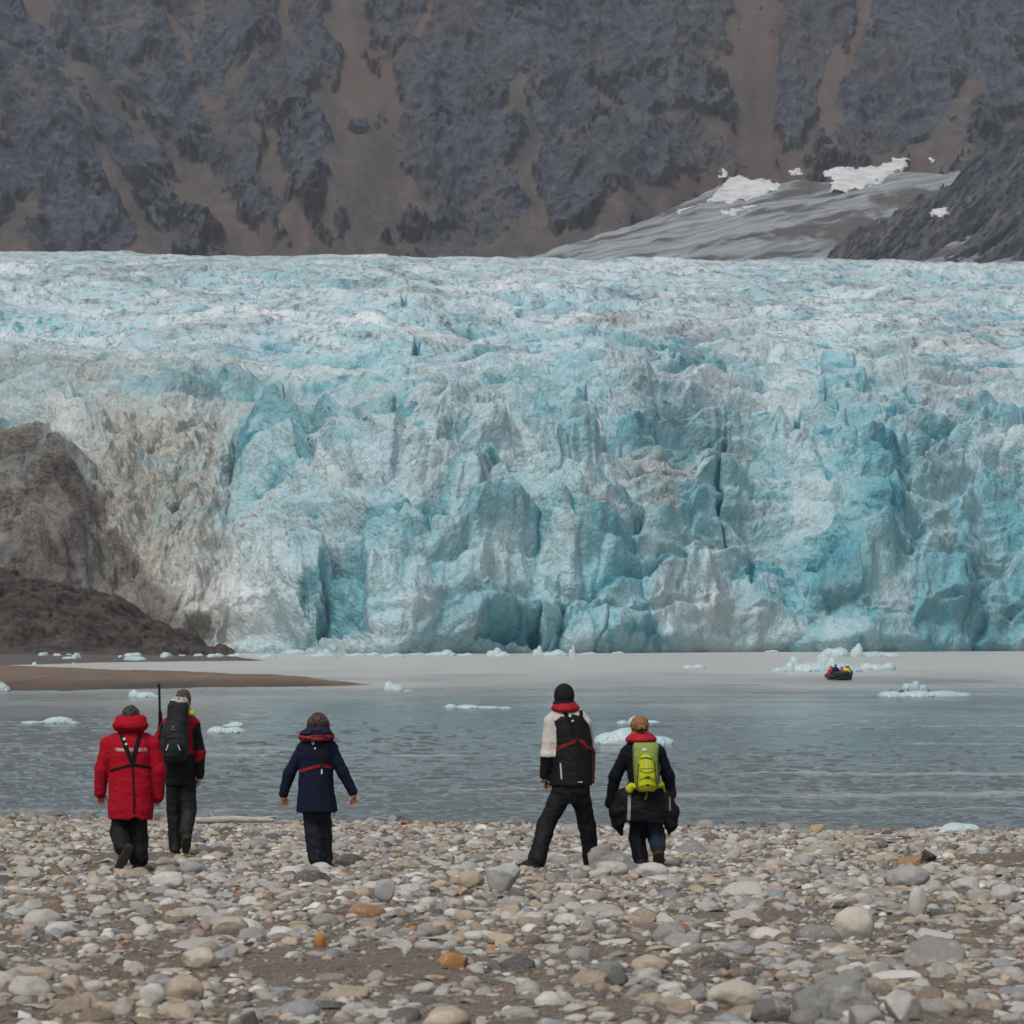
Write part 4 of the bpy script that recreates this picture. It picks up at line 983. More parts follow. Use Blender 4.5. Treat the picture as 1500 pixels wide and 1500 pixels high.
# bleached driftwood log near the waterline
Yl = 45.5
s = SDF((-1.6, -.4, -.3), (1.6, .4, .4), .018)
s.cone((-1.05, .0, .02), (.2, .05, .05), .080, .085, k=.03).cone((.2, .05, .05), (1.15, -.02, .03), .085, .055, k=.03).cone((.75, .02, .06), (1.3, .12, .12), .045, .03, k=.04).cone((-.3, .03, .06), (-.42, .1, .2), .03, .02, k=.03)
s.rough(.012, .3, .05, .05, 2, 3)
t = NT('driftwood', .9, .1); n1 = t.noise(t.coord('Object', (.6, 9, 9)), 4, 5, .6); M_log = t.out(t.mix(t.mapr(n1, .4, .65), (.43, .40, .36), (.26, .24, .215)), t.bump(n1, .6, .01))
o = link('driftwood_log', s.mesh('driftwood_log'), M_log); o.scale = (.60, .60, .62); xl = (332 - CX) / F * Yl
o.location = (xl, Yl, float(g_beach(np.array(xl), np.array(Yl))) + .07); tag(o, 'bleached driftwood log lying at the waterline between rucksack walker and woman', 'driftwood')
# ------------------------------------------------------------------ people
def fabric(name, rough=.8, sheen=.0):
    t = NT(name, rough, .14)
    oc = t.coord(); n1 = t.noise(oc, 22, 5, .6); n2 = t.noise(oc, 260, 3, .6); n3 = t.noise(oc, 5, 4, .6)
    c = t.attr('col').outputs['Color']
    c = t.mix(t.mapr(n3, .35, .7, 0, .5), c, t.mix(1.0, c, (1.5, 1.45, 1.4), 'MULTIPLY'))
    return t.out(c, t.bump(t.math('ADD', n1, t.math('MULTIPLY', n2, .25)), .5, .012), t.mapr(n1, .3, .7, rough - .08, rough + .1))
M_cloth, M_shell = fabric('woven_cloth', .85), fabric('shell_fabric', .62)
t = NT('skin', .55, .4); t.out(t.mix(t.mapr(t.noise(t.coord(), 30), .4, .65), (.40, .21, .15), (.33, .15, .105))); M_skin = t.m
t.b.inputs['Subsurface Weight'].default_value = .1
def hair_mat(nm, a, b):
    t = NT(nm, .5, .4); n = t.noise(t.coord('Object', (1, 1, .12)), 130, 4, .6); t.out(t.mix(t.mapr(n, .35, .65), a, b), t.bump(n, .9, .008)); return t.m
RED, BLACK, NAVY = (.27, .004, .014), (.0065, .007, .0085), (.0055, .0085, .023)
class Fig:
    def __init__(s, base, foot_x, label):
        s.Y = 5055 / (base - 1103.6)
        for _ in range(6): s.Y = F * (H - float(g_beach(np.array((foot_x - CX) / F * s.Y), np.array(s.Y)))) / (base - HY)
        s.m = s.Y / F; s.o = P(foot_x, base, s.Y)
        s.label = label; s.mesh = {}; s.root = None
    def J(s, px, py, dy=0.0): return P(px, py, s.Y + dy)
    def r(s, v): return v * s.m
    def field(s, x0, y0, x1, y1, d0=-.55, d1=.6, h=.0085):
        a, b = s.J(x0, y1), s.J(x1, y0)
        return SDF((a[0] - .02, s.Y + d0, a[2] - .02), (b[0] + .02, s.Y + d1, b[2] + .02), h)
    def sec(s, fld, secs, k=.03, e=2.3, dy=0.0):
        """body of elliptical sections: (row, centre column, half width px, half depth m[, depth shift])"""
        a = np.array([(*q, 0.0)[:5] if len(q) == 4 else q for q in secs], float); a = a[np.argsort(-a[:, 0])]
        Z = H + (HY - a[:, 0]) / F * s.Y
        r = a[:, 2].max() * s.m
        sl = fld.region((fld.lo[0], s.Y + dy - 1, Z[0] - 3 * k), (fld.lo[0] + 99, s.Y + dy + 1, Z[-1] + 3 * k))
        x, y, z = fld.ax(sl); zi = z.ravel()
        f = lambda c: np.interp(zi, Z, c)[None, None]
        cx = (f(a[:, 1]) - CX) * s.m; rx = f(a[:, 2]) * s.m; ry = f(a[:, 3]); cy = s.Y + dy + f(a[:, 4])
        q = (np.abs((x - cx) / rx) ** e + np.abs((y - cy) / ry) ** e) ** (1 / e)
        D = (q - 1) * np.minimum(rx, ry)
        D = np.maximum(D, np.maximum(Z[0] - z, z - Z[-1]) + 0 * D)
        g = fld.F[sl]; hh = np.clip(.5 + .5 * (g - D) / k, 0, 1)
        fld.F[sl] = np.where(g > 5, D, g * (1 - hh) + D * hh - k * hh * (1 - hh)); return fld
    def make(s, name, fld, mat, col=None, parent=None, label=None, wrinkle=0.0, seed=0.0, stretch=1.0):
        if wrinkle: fld.rough(wrinkle * .62, .13, .13, .075 * stretch, seed, 4, lambda x, y, z, o: 1.5 * (ridged(x * .8 + .5 * z + .5 * fbm(x, y, z, 2), y * .8, z * .62 - .25 * x, 3) - .62) + .9 * fbm(x * .55, y * .55, z * .4, 2))
        me = fld.mesh(name, s.o); V = fld.V + s.o
        if len(me.vertices) == 0: print('EMPTY', name, s.label)
        px, py = CX + F * V[:, 0] / s.Y, HY + F * (H - V[:, 2]) / s.Y
        if col is not None:
            c = np.tile(np.array(col[0] if isinstance(col, list) else col, float), (len(V), 1))
            if isinstance(col, list):
                wob = .5 * fbm(px / 7, py / 7, 1, 2)
                for poly, cc in col[1:]: c[(poly(px, py, V[:, 1] - s.Y) if callable(poly) else poly_mask(px + wob, py + wob, poly) > 0)] = cc
            set_attr(me, 'col', c)
        o = link(name, me, mat, parent or s.root)
        if s.root is None: s.root = o; o.location = s.o; o['label'] = s.label; o['category'] = 'person'; o['group'] = 'walkers on the beach'
        if label: o['label'] = label
        s.mesh[name] = (V, np.array([p.vertices[:] for p in me.polygons])); s.last = name
        return o
    def bvh(s, *names):
        Vs, Ps, n = [], [], 0
        for nm in names:
            V, q = s.mesh[nm]; Vs += [tuple(v) for v in V]; Ps += [tuple(int(i) + n for i in f) for f in q]; n += len(V)
        return BVHTree.FromPolygons(Vs, Ps)
    def drape(s, bv, px, py, off):
        """points laid on the rear of a garment seen from behind"""
        out = []
        last = None
        for a, b in zip(np.ravel(px), np.ravel(py)):
            x, _, z = P(a, b, s.Y)
            h = bv.ray_cast(Vector((x, s.Y - 1.5, z)), Vector((0, 1, 0)), 3)
            y = h[0][1] if h[0] is not None else (last if last is not None else s.Y)
            last = y; out.append((x, y - off, z))
        return np.array(out).reshape(np.shape(px) + (3,))
    def ribbon(s, name, bv, pts, w, mat, col, parent=None, th=.006, label=None, n=None, link_=True):
        pts = np.array(pts, float); seg = np.hypot(*np.diff(pts, axis=0).T); L = np.concatenate([[0], np.cumsum(seg)])
        n = n or max(3, int(L[-1] / 1.2)); u = np.linspace(0, L[-1], n)
        p = np.stack([np.interp(u, L, pts[:, 0]), np.interp(u, L, pts[:, 1])], -1)
        tg = np.gradient(p, axis=0); tg /= np.linalg.norm(tg, axis=1)[:, None]; nn = np.stack([-tg[:, 1], tg[:, 0]], -1)
        offs = np.array([-.5, -.17, .17, .5]) * w
        q = p[:, None] + nn[:, None] * offs[None, :, None]
        top = s.drape(bv, q[..., 0], q[..., 1], th)
        ky = np.ones(5) / 5
        for j in range(4):
            top[:, j, 1] = np.convolve(np.pad(top[:, j, 1], 2, 'edge'), ky, 'valid')
        bot = top + np.array([0, th + .012, 0])
        ring = np.concatenate([top, bot[:, ::-1]], 1); m = ring.shape[1]
        i = np.arange(n * m).reshape(n, m)
        Q = np.stack([i[:-1], np.roll(i, -1, 1)[:-1], np.roll(i, -1, 1)[1:], i[1:]], -1).reshape(-1, 4)
        V = ring.reshape(-1, 3)
        caps = [[i[e, j], i[e, j + 1], i[e, m - 2 - j], i[e, m - 1 - j]] for e in (0, -1) for j in range(3)]
        Q = np.concatenate([Q, np.array(caps)])
        if not link_: return V, Q
        me = mesh_from(name, V - s.o, Q, False); set_attr(me, 'col', np.tile(col, (len(V), 1)))
        o = link(name, me, mat, parent or s.root)
        if label: o['label'] = label
        return o
    def patch(s, name, bv, pts, mat, col, parent=None, th=.008):
        """small flat shape (badge, reflective spot) laid on the cloth: n-gon fan"""
        pts = np.array(pts, float); c = pts.mean(0)
        allp = np.concatenate([pts, c[None]]); T = s.drape(bv, allp[:, 0], allp[:, 1], th); B = T + (0, .012, 0); n = len(pts)
        V = np.concatenate([T, B]); Q = [[i, (i + 1) % n, n, n] for i in range(n)]
        tri = [[i, (i + 1) % n, n] for i in range(n)] + [[i, n + 1 + i, n + 1 + (i + 1) % n] for i in range(n)] + [[i, n + 1 + (i + 1) % n, (i + 1) % n] for i in range(n)]
        me = mesh_from(name, V - s.o, np.array(tri), False); set_attr(me, 'col', np.tile(col, (len(V), 1)))
        return link(name, me, mat, parent or s.root)
    def hand(s, fld, wrist, tip, thumb, curl=.5, sc=1.0, back=(0, -1, 0)):
        """palm and five fingers; thumb = direction of the thumb side; fingers curl away from 'back'"""
        w_, t_ = np.array(wrist), np.array(tip); d = t_ - w_; L = np.linalg.norm(d); d /= L
        th = np.array(thumb, float); th -= d * (th @ d); th /= np.linalg.norm(th)
        nb = np.cross(d, th); nb = nb * np.sign(nb @ np.array(back, float) or 1)   # back of the hand
        U = L / .185
        kn = w_ + d * .085 * U
        for i, q in enumerate((.030, .011, -.010, -.030)):
            fld.cone(w_ + th * q * .55 * U, kn + th * q * U, .017 * U, .0145 * U, k=.012)
        for i, (q, l) in enumerate(((.031, .072), (.0105, .082), (-.0105, .076), (-.031, .060))):
            p = kn + th * q * U * 1.08; dirn = d.copy(); r = .0092 * U
            for j, f in enumerate((.46, .30, .24)):
                a = curl * (.35 + .5 * j + .08 * i)
                dd = d * math.cos(a) - nb * math.sin(a)
                p2 = p + dd * l * f * U; fld.cone(p, p2, r, r * .92, k=.003); p = p2; r *= .92
        p = w_ + d * .03 * U + th * .022 * U
        for dd, l, r in ((th * .75 + d * .62 - nb * .25, .04, .0125), (th * .30 + d * .9 - nb * .3, .034, .0105), (th * .05 + d - nb * .4, .027, .009)):
            dd = dd / np.linalg.norm(dd); p2 = p + dd * l * U; fld.cone(p, p2, r * U, r * .93 * U, k=.005); p = p2
    def body(s, head, neck, chest, pelvis, arms, legs, hands, hr=.073):
        """head (px,row of centre,dy); arms/legs lists of joints; one continuous figure"""
        xs = [q[0] for a in arms + legs for q in a] + [q[0] for h_ in hands for q in h_[:2]]; ys = [q[1] for a in legs for q in a]
        f = s.field(min(xs) - 14, head[1] - 26, max(xs) + 14, max(ys) + 8, -.62, .62, .0062)
        J = s.J
        hc = J(*head)
        f.ell(hc + (0, 0, .014), (hr, hr * 1.2, hr * 1.18), .02).cone(hc + (0, .03, -.03), hc + (0, .055, -.085), .062, .045, k=.04)
        f.cone(hc + (0, .092, .01), hc + (0, .112, -.028), .010, .014, k=.012)                    # nose
        f.cone(hc + (-.022, .09, -.062), hc + (.022, .09, -.062), .010, k=.012)                   # mouth
        f.cone(hc + (-.035, .086, .026), hc + (.035, .086, .026), .011, k=.02)                    # brow
        for e in (-1, 1):
            f.ell(hc + (e * (hr + .004), .005, -.012), (.012, .020, .032), .008)                  # ears
            f.ell(hc + (e * .032, .088, .006), (.012, .008, .008), .004)                          # eyes
        f.cone(hc + (0, .0, -.05), J(*neck), .058, .065, k=.04)
        f.cone(J(*neck), J(*chest), .09, .115, k=.06, xs=1.25)
        f.cone(J(*chest), J(*pelvis), .115, .11, k=.06, xs=1.15)
        for a in arms:
            p = [J(*q) for q in a]; f.cone(J(*chest) + (0, 0, .08), p[0], .085, .055, k=.05); f.chain(p, [.052, .042, .028], k=.02)
        for a in legs:
            p = [J(*q) for q in a]; f.cone(J(*pelvis), p[0], .1, .082, k=.05); f.chain(p, [.082, .056, .038, .032][:len(p)], k=.025)
        for w_, t_, th, cu, bk in hands:
            a = J(*w_); b = J(*t_); dn = (b - a) / np.linalg.norm(b - a); f.cone(a - dn * .03, a + dn * .015, .027, .025, k=.015); s.hand(f, a, b, th, cu, back=bk)
        s.make('person', f, M_skin)
    def boot(s, heel, ball, toe, ank, parent=None, col=(.014, .013, .012), r=.042, label=None):
        J = s.J; h_, b_, t_, a_ = J(*heel), J(*ball), J(*toe), J(*ank)
        P_ = np.array([h_, b_, t_, a_]); lo, hi = P_.min(0) - .1, P_.max(0) + .1
        f = SDF(lo, hi, .0065)
        f.cone(h_, b_, r, r * 1.05, k=.02).cone(b_, t_, r * 1.05, r * .8, k=.02).cone(h_, a_, r, r * 1.12, k=.03)
        f.cone(b_, a_, r * .8, r, k=.03)
        f.rough(.004, .05, .05, .03, 3, 3)
        d = t_ - h_; d /= np.linalg.norm(d); u = (a_ - h_) - d * ((a_ - h_) @ d); u /= np.linalg.norm(u) + 1e-9
        f.plane(h_ - u * r * .78, -u)
        o = s.make('boot', f, M_shell, [col, (lambda px, py, y: ((np.stack([(px - CX) * s.m, y + s.Y, H + (HY - py) * s.m], -1) - h_) @ u) < -r * .48, (.035, .031, .027))], parent, label)
        return o
SHIRT = BLACK
def ring(fig, name, c, rx, ry, rz, mat, col, tube=None, dy=0.0, lump=.006, tilt=0.0, seed=0, parent=None, label=None):
    """a soft collar lying round the neck"""
    f = fig.field(c[0] - rx * 1.7, c[1] - rz * 3.2, c[0] + rx * 1.7, c[1] + rz * 3.2, -.35, .45, .007)
    R_, q = rx * fig.m - rz * fig.m * .8, 26
    pts = [fig.J(c[0], c[1], dy) + np.array([R_ * math.cos(a), ry * math.sin(a), tilt * ry * math.sin(a)]) for a in np.linspace(0, 2 * math.pi, q)]
    f.chain(pts, [rz * fig.m] * q, k=.02)
    f.chain([np.array(c_) * 1.0 for c_ in [p_ + (fig.J(c[0], c[1], dy) - p_) * np.array([.26, .2, 0]) + np.array([0, 0, rz * fig.m * 1.25]) for p_ in pts]], [rz * fig.m * .62] * q, k=.03)
    return fig.make(name, f, mat, col, parent, label, lump, seed)
def legs_of(fig, name, pel, L, Rr, rl, rr, mat, col, x0, x1, y0, y1, wr=.011, seed=0, cut=None):
    f = fig.field(x0, y0, x1, y1, -.55, .55, .0085)
    fig.sec(f, pel, k=.03)
    for a, r in ((L, rl), (Rr, rr)):
        p = [fig.J(*q) for q in a]; f.chain(p, [fig.r(v) for v in r], k=.022)
        d = p[-1] - p[-2]; d /= np.linalg.norm(d)
    f.rough(.007, .045, .045, .16, seed + 4, 3)
    return fig.make(name, f, mat, col, None, None, wr, seed, 1.0)

# ---- walker in the red parka
A = Fig(1277, 203, 'person in a long red hooded parka with black harness, one boot lifted behind')
A.body((191.5, 1050, 0), (191, 1072, -.01), (191, 1105, 0), (191, 1175, 0), [[(162, 1088, 0), (150, 1126, .0), (147, 1160, .06)], [(220, 1088, 0), (232, 1128, 0), (231, 1166, .06)]],
       [[(181, 1188, 0), (177, 1218, .02), (182, 1243, -.3)], [(202, 1188, 0), (204, 1226, .03), (203, 1266, 0)]],
       [((147, 1160, .06), (148, 1184, .10), (1, .3, 0), .5, (-1, 0, 0)), ((231, 1160, .06), (230, 1184, .10), (-1, .3, 0), .5, (1, 0, 0))])
f = A.field(134, 1064, 246, 1212, -.4, .4)
A.sec(f, [(1071, 191, 15, .11), (1076, 191, 24, .13), (1084, 190.5, 31, .155), (1100, 191, 31, .18), (1122, 191.5, 30.5, .175), (1150, 191.5, 32, .19), (1185, 191.5, 33, .20), (1200, 191.5, 31.5, .195)], .03)
f.chain([A.J(168, 1082), A.J(158, 1091), A.J(149.5, 1126, .0), A.J(147, 1160, .05)], [A.r(v) for v in (8, 11, 10.6, 9.2)], k=.025)
f.chain([A.J(214, 1082), A.J(223, 1091), A.J(232, 1128, .0), A.J(231.5, 1166, .05)], [A.r(v) for v in (8, 11, 10.6, 9.2)], k=.025)
f.plane(A.J(191, 1199.5), (-.05, 0, -1))
f.cone(A.J(197.5, 1206, -.3), A.J(197.5, 1206, .3), A.r(9), k=.01, cut=True)
f.plane(A.J(147, 1171), (0, 0, -1)) if False else None
A.make('parka', f, M_cloth, [RED, ([(136, 1088), (146, 1088), (142, 1130), (136, 1130)], (.26, .006, .013))], wrinkle=.010, seed=1)
f = A.field(155, 1040, 230, 1082, -.35, .35)
f.ell(A.J(191, 1063, -.045), (A.r(25.5), .16, A.r(11.5)), .03).ell(A.J(191, 1052, .0), (A.r(20), .12, A.r(6)), .03)
f.cone(A.J(191, 1040, .02), A.J(191, 1056, .02), A.r(13.5), k=.01, cut=True)
A.make('hood', f, M_cloth, RED, wrinkle=.010, seed=4)
f = A.field(172, 1030, 212, 1064, -.2, .2, .006)
f.ell(A.J(191.5, 1048, -.008), (.087, .106, .100), .02); f.plane(A.J(191, 1060), (0, 0, -1)); f.plane(A.J(191, 1050, .055), (0, 1, -.5)); f.rough(.011, .022, .022, .05, 2, 4)
A.make('hair', f, hair_mat('dark_hair', (.018, .012, .009), (.05, .034, .026)))
legs_of(A, 'trousers', [(1175, 191, 30, .13), (1200, 190, 29, .13)], [(178, 1196, 0), (176, 1219, .0), (180, 1241, -.24)], [(202, 1196, 0), (204, 1228, .02), (204, 1257, 0)], (14.5, 14, 12.5), (14, 13, 13.5), M_shell, (.0085, .009, .0105), 150, 228, 1170, 1276, .012, 3)
A.boot((188, 1243, -.33), (179, 1262, -.34), (173, 1272, -.31), (184, 1240, -.24), r=.046, label='boot lifted with its sole showing')
A.boot((202, 1271, -.04), (201, 1271, .10), (200, 1272, .19), (203, 1258, .0))
b = A.bvh('parka')
vest = A.ribbon('harness', b, [(178, 1071), (184, 1084), (192, 1104), (197.5, 1118)], 6.5, M_cloth, BLACK)
A.ribbon('strap', b, [(208, 1071), (205, 1086), (200, 1106), (197, 1120)], 6.5, M_cloth, BLACK, vest)
A.ribbon('strap', b, [(162, 1129), (175, 1125), (190, 1121), (197, 1119.5)], 3.8, M_cloth, BLACK, vest)
A.ribbon('strap', b, [(197, 1119.5), (210, 1121), (222, 1124)], 3.8, M_cloth, BLACK, vest)
A.ribbon('strap', b, [(197.5, 1118), (199, 1145), (200.5, 1170), (200, 1190)], 3.2, M_cloth, BLACK, vest)
circ = lambda x, y, r, n=9: [(x + r * math.cos(a), y + r * math.sin(a)) for a in np.linspace(0, 6.283, n, endpoint=False)]
A.patch('reflector', b, circ(184.8, 1081.5, 1.9), M_cloth, (.45, .62, .60), vest, .016); A.patch('reflector', b, circ(188, 1089, 1.7), M_cloth, (.40, .60, .58), vest, .016)
# printed lettering across the shoulders; the straps cross over it
cu = bpy.data.curves.new('lettering', 'FONT'); cu.body = 'TIERRASPOLARES.ES'; cu.align_x = 'CENTER'; cu.size = 1
to = bpy.data.objects.new('lettering', cu); COL.objects.link(to); dg = bpy.context.evaluated_depsgraph_get(); me = bpy.data.meshes.new_from_object(to.evaluated_get(dg))
bpy.data.objects.remove(to); tv = np.array([v.co[:] for v in me.vertices]); w0 = tv[:, 0].max() - tv[:, 0].min()
k_ = 46.0 / w0; D3 = A.drape(b, 194.8 + tv[:, 0] * k_, 1099.5 - tv[:, 1] * k_ * 1.25, .0035)
for v, p in zip(me.vertices, D3 - A.o): v.co = p
me.update(); t = NT('print_white', .7); t.out((.62, .60, .60)); link('lettering', me, t.m, A.root)

# ---- walker with the big rucksack
B = Fig(1249, 258, 'tall person in red and black jacket and black trousers wearing a big dark rucksack')
B.body((268.5, 1026, 0), (267, 1045, 0), (265, 1070, 0), (263, 1130, 0), [[(246, 1060, 0), (229, 1086, .04), (241, 1113, .26)], [(284, 1060, 0), (294, 1100, .02), (292.5, 1138, .05)]],
       [[(255, 1142, 0), (255, 1184, .04), (257, 1240, 0)], [(273, 1142, 0), (276, 1186, .02), (273, 1228, -.17)]], [((292, 1138, .05), (289.5, 1160, .06), (-.3, 1, 0), .75, (1, -.3, 0)), ((240, 1112, .26), (246, 1102, .40), (0, 0, 1), .9, (-1, 0, 0))])
f = B.field(214, 1036, 312, 1152, -.35, .5)
B.sec(f, [(1042, 267, 11, .09), (1047, 266, 17, .11), (1053, 265.5, 23, .125), (1070, 265, 24, .14), (1100, 263, 22, .13), (1137, 262.5, 21.5, .135)], .03)
f.chain([B.J(276, 1053), B.J(284, 1061), B.J(293.5, 1101, .02), B.J(292.5, 1136, .05)], [B.r(v) for v in (7, 8.8, 7.6, 6.4)], k=.02)
f.chain([B.J(255, 1053), B.J(246, 1061), B.J(229, 1087, .04), B.J(240, 1112, .24)], [B.r(v) for v in (7, 8.8, 7.6, 6.4)], k=.02)
B.make('jacket', f, M_shell, [(.24, .006, .014), ([(283, 1068), (292, 1058), (303, 1062), (303, 1098), (284, 1100)], BLACK), ([(280, 1121), (303, 1108), (305, 1152), (278, 1152)], BLACK), ([(230, 1112), (233, 1070), (238, 1056), (243, 1066), (246, 1112)], BLACK), ([(236, 1104), (286, 1104), (286, 1140), (236, 1140)], (.008, .0085, .010))], wrinkle=.009, seed=12)
f = B.field(252, 1004, 286, 1040, -.2, .2, .006); f.ell(B.J(268.5, 1022.5, -.005), (.084, .104, .100), .02); f.plane(B.J(268, 1036), (0, 0, -1)); f.plane(B.J(268, 1024, .055), (0, 1, -.5)); f.rough(.011, .022, .022, .05, 5, 4)
B.make('hair', f, hair_mat('brown_hair', (.03, .019, .014), (.085, .052, .036)))
f = B.field(262, 1028, 296, 1058, -.25, .25, .006); f.ell(B.J(281, 1045.5, -.04), (B.r(4.6), .05, B.r(4.6)), .01).ell(B.J(276, 1047, -.02), (B.r(6), .06, B.r(3)), .02); B.make('hood', f, M_cloth, (.40, .62, .02), wrinkle=.004, label='lime green hood lining at the collar')
legs_of(B, 'trousers', [(1124, 262.5, 21, .12), (1150, 263.5, 21.5, .125)], [(253.5, 1146, 0), (254.5, 1186, .03), (257, 1238, 0)], [(274.5, 1146, 0), (277, 1188, .01), (272.5, 1217, -.13)], (11, 9.9, 9.2), (12, 11, 9.4), M_shell, [(.0085, .009, .0105), (lambda px, py, y: (px > 265.5) & (py > 1160), (.015, .0165, .020))], 228, 302, 1118, 1256, .010, 13)
B.boot((273.5, 1228, -.24), (272.5, 1238, -.21), (272, 1245, -.14), (273, 1222, -.15), r=.05)
B.boot((257, 1244, -.05), (256, 1245, .10), (255, 1245, .18), (257, 1234, .0), r=.046)
f = B.field(224, 1012, 296, 1120, -.56, .0); f2 = f
B.sec(f, [(1026, 265, 12, .07), (1032, 265, 15.2, .10), (1048, 264, 15, .115), (1060, 262, 16.5, .14), (1070, 260, 19.5, .155), (1090, 258.8, 21, .17), (1105, 258.6, 20.3, .16), (1112, 258.6, 17, .13), (1115, 258.6, 13, .08)], .03, 2.6, -.26)
f.ell(B.J(259.5, 1092, -.38), (B.r(14), .06, B.r(15)), .03)
B.root_ = B.root; B.root = None; lab = B.label; B.label = 'large dark grey rucksack with a pale grey top collar on the walker\'s back'
pk = B.make('rucksack', f, M_shell, (.016, .0175, .020), wrinkle=.009, seed=15); pk['category'] = 'backpack'; del pk['group']
bp = B.bvh('rucksack')
f = B.field(246, 1012, 290, 1040, -.42, -.05, .007); B.sec(f, [(1020, 267, 11, .07), (1026, 266, 13.5, .10), (1033, 265, 14.5, .105)], .02, 2.2, -.24); f.cone(B.J(268, 1014, -.22), B.J(268, 1026, -.22), B.r(9), k=.01, cut=True)
B.make('top_collar', f, M_cloth, [(.36, .34, .32), (lambda px, py, y: (fbm(px / 4, py / 5, 2, 2) > .25), (.12, .12, .12))], wrinkle=.010, seed=16)
for x0, x1 in ((252.8, 249.6), (267, 270)): B.ribbon('zip_pull', bp, [(x0, 1089), (x1, 1097)], 1.3, M_cloth, (.55, .53, .50))
B.patch('badge', bp, circ(259.8, 1063, 1.5, 6), M_cloth, (.14, .14, .145)); B.ribbon('badge', bp, [(256.5, 1067), (263, 1067)], 1.1, M_cloth, (.11, .11, .115))
for xs in ([(249, 1076), (247.5, 1100)], [(271, 1076), (272.5, 1100)], [(247, 1082), (259, 1079), (272, 1082)]): B.ribbon('seam_strip', bp, xs, 1.4, M_cloth, (.012, .012, .014))
B.root = None; B.label = 'slender black rifle standing muzzle up at the rucksack walker\'s left shoulder'
Yr = .10
f = B.field(222, 998, 252, 1150, -.05, .25, .0055)
f.chain([B.J(233.2, 1004, Yr), B.J(234.3, 1050, Yr)], [.0135, .0145], k=.004).chain([B.J(234.6, 1044, Yr), B.J(236, 1085, Yr)], [.022, .026], k=.01, ys=.7).chain([B.J(236, 1085, Yr), B.J(238, 1105, Yr), B.J(241.5, 1140, Yr)], [.024, .022, .04], k=.02, ys=.6)
f.box(B.J(232.0, 1004.2, Yr), (.020, .008, .012), .003, .006).cone(B.J(233, 1003, Yr), B.J(232.2, 999.5, Yr), .006, k=.004)
rf_ = B.make('rifle', f, M_shell, (.009, .009, .010)); rf_['category'] = 'rifle'; del rf_['group']
f = B.field(226, 1030, 256, 1130, -.05, .25, .0055); f.chain([B.J(235, 1040, Yr), B.J(231.5, 1070, Yr - .06), B.J(236, 1110, Yr - .02)], [.009] * 3, k=.004, ys=.5); B.make('sling', f, M_cloth, BLACK)
f = B.field(226, 1084, 256, 1112, -.05, .25, .0055); f.cone(B.J(237, 1090, Yr), B.J(241, 1092, Yr - .05), .007, k=.003).ell(B.J(241, 1092, Yr - .05), (.011, .011, .011), .004); B.make('bolt_handle', f, M_shell, BLACK)
B.root, B.label = B.root_, lab

# ---- woman in the navy parka
C_ = Fig(1271, 467, 'woman in a navy parka walking with both bare hands held out from her sides')
C_.body((466, 1061, 0), (465, 1081, 0), (464, 1105, 0), (464, 1175, 0), [[(445, 1095, 0), (425, 1130, 0), (415.5, 1168, .02)], [(484, 1095, 0), (502, 1130, 0), (518, 1166, .02)]],
        [[(456, 1184, 0), (460, 1222, 0), (464, 1262, 0)], [(473, 1184, 0), (476, 1222, .07), (477, 1262, .1)]], [((415.5, 1167, .02), (417.5, 1187, .05), (1, .4, 0), .45, (-1, 0, 0)), ((518, 1164, .02), (517.5, 1186, .04), (-.9, -.5, 0), .6, (.6, .8, 0))])
f = C_.field(398, 1072, 536, 1196, -.35, .35)
C_.sec(f, [(1076, 464, 12, .10), (1082, 464, 20, .12), (1090, 464.5, 25, .14), (1105, 464, 24.5, .15), (1130, 463, 24.5, .14), (1140, 463, 25, .145), (1165, 463.5, 27.5, .165), (1186, 464, 30, .18), (1189, 464, 29.5, .178)], .03)
f.chain([C_.J(450, 1088), C_.J(444, 1096), C_.J(424.5, 1131), C_.J(415.5, 1163, .02)], [C_.r(v) for v in (7.5, 9, 8.4, 7.2)], k=.025)
f.chain([C_.J(479, 1088), C_.J(485, 1096), C_.J(502, 1131), C_.J(516.5, 1160, .02)], [C_.r(v) for v in (7.5, 9, 8.4, 7.2)], k=.025)
for py in (1141, 1164): f.rough(-.009, 9, 9, 9, 1, 1, lambda x, y, z, o, q=H + (HY - py) / F * C_.Y: np.exp(-((z * 9 - 9 - q) / .008) ** 2)) 
C_.make('parka', f, M_cloth, [NAVY, (lambda px, py, y: (py > 1163) & (px < 426), (.007, .008, .012)), (lambda px, py, y: (py > 1160) & (px > 508), (.007, .008, .012))], wrinkle=.009, seed=22)
f = C_.field(438, 1050, 494, 1088, -.3, .3, .007); f.ell(C_.J(465, 1070, -.04), (C_.r(19), .14, C_.r(7.5)), .03).ell(C_.J(463, 1074, -.07), (C_.r(22), .10, C_.r(5)), .03); f.cone(C_.J(466, 1048, .02), C_.J(466, 1064, .02), C_.r(12), k=.01, cut=True)
C_.make('hood', f, M_cloth, (.011, .016, .036), wrinkle=.010, seed=23)
f = C_.field(444, 1038, 490, 1084, -.25, .2, .0065); f.ell(C_.J(466, 1058, -.01), (.093, .110, .096), .02).cone(C_.J(457, 1060, -.02), C_.J(452, 1072, -.02), .05, .02, k=.03).cone(C_.J(475, 1060, -.02), C_.J(482, 1076, -.0), .05, .016, k=.03).cone(C_.J(466, 1060, -.05), C_.J(466, 1070, -.06), .07, .06, k=.03)
f.plane(C_.J(466, 1060, .06), (0, 1, -.5)); f.rough(.014, .02, .02, .09, 5, 4); C_.make('hair', f, hair_mat('chestnut_hair', (.022, .014, .011), (.07, .038, .026)))
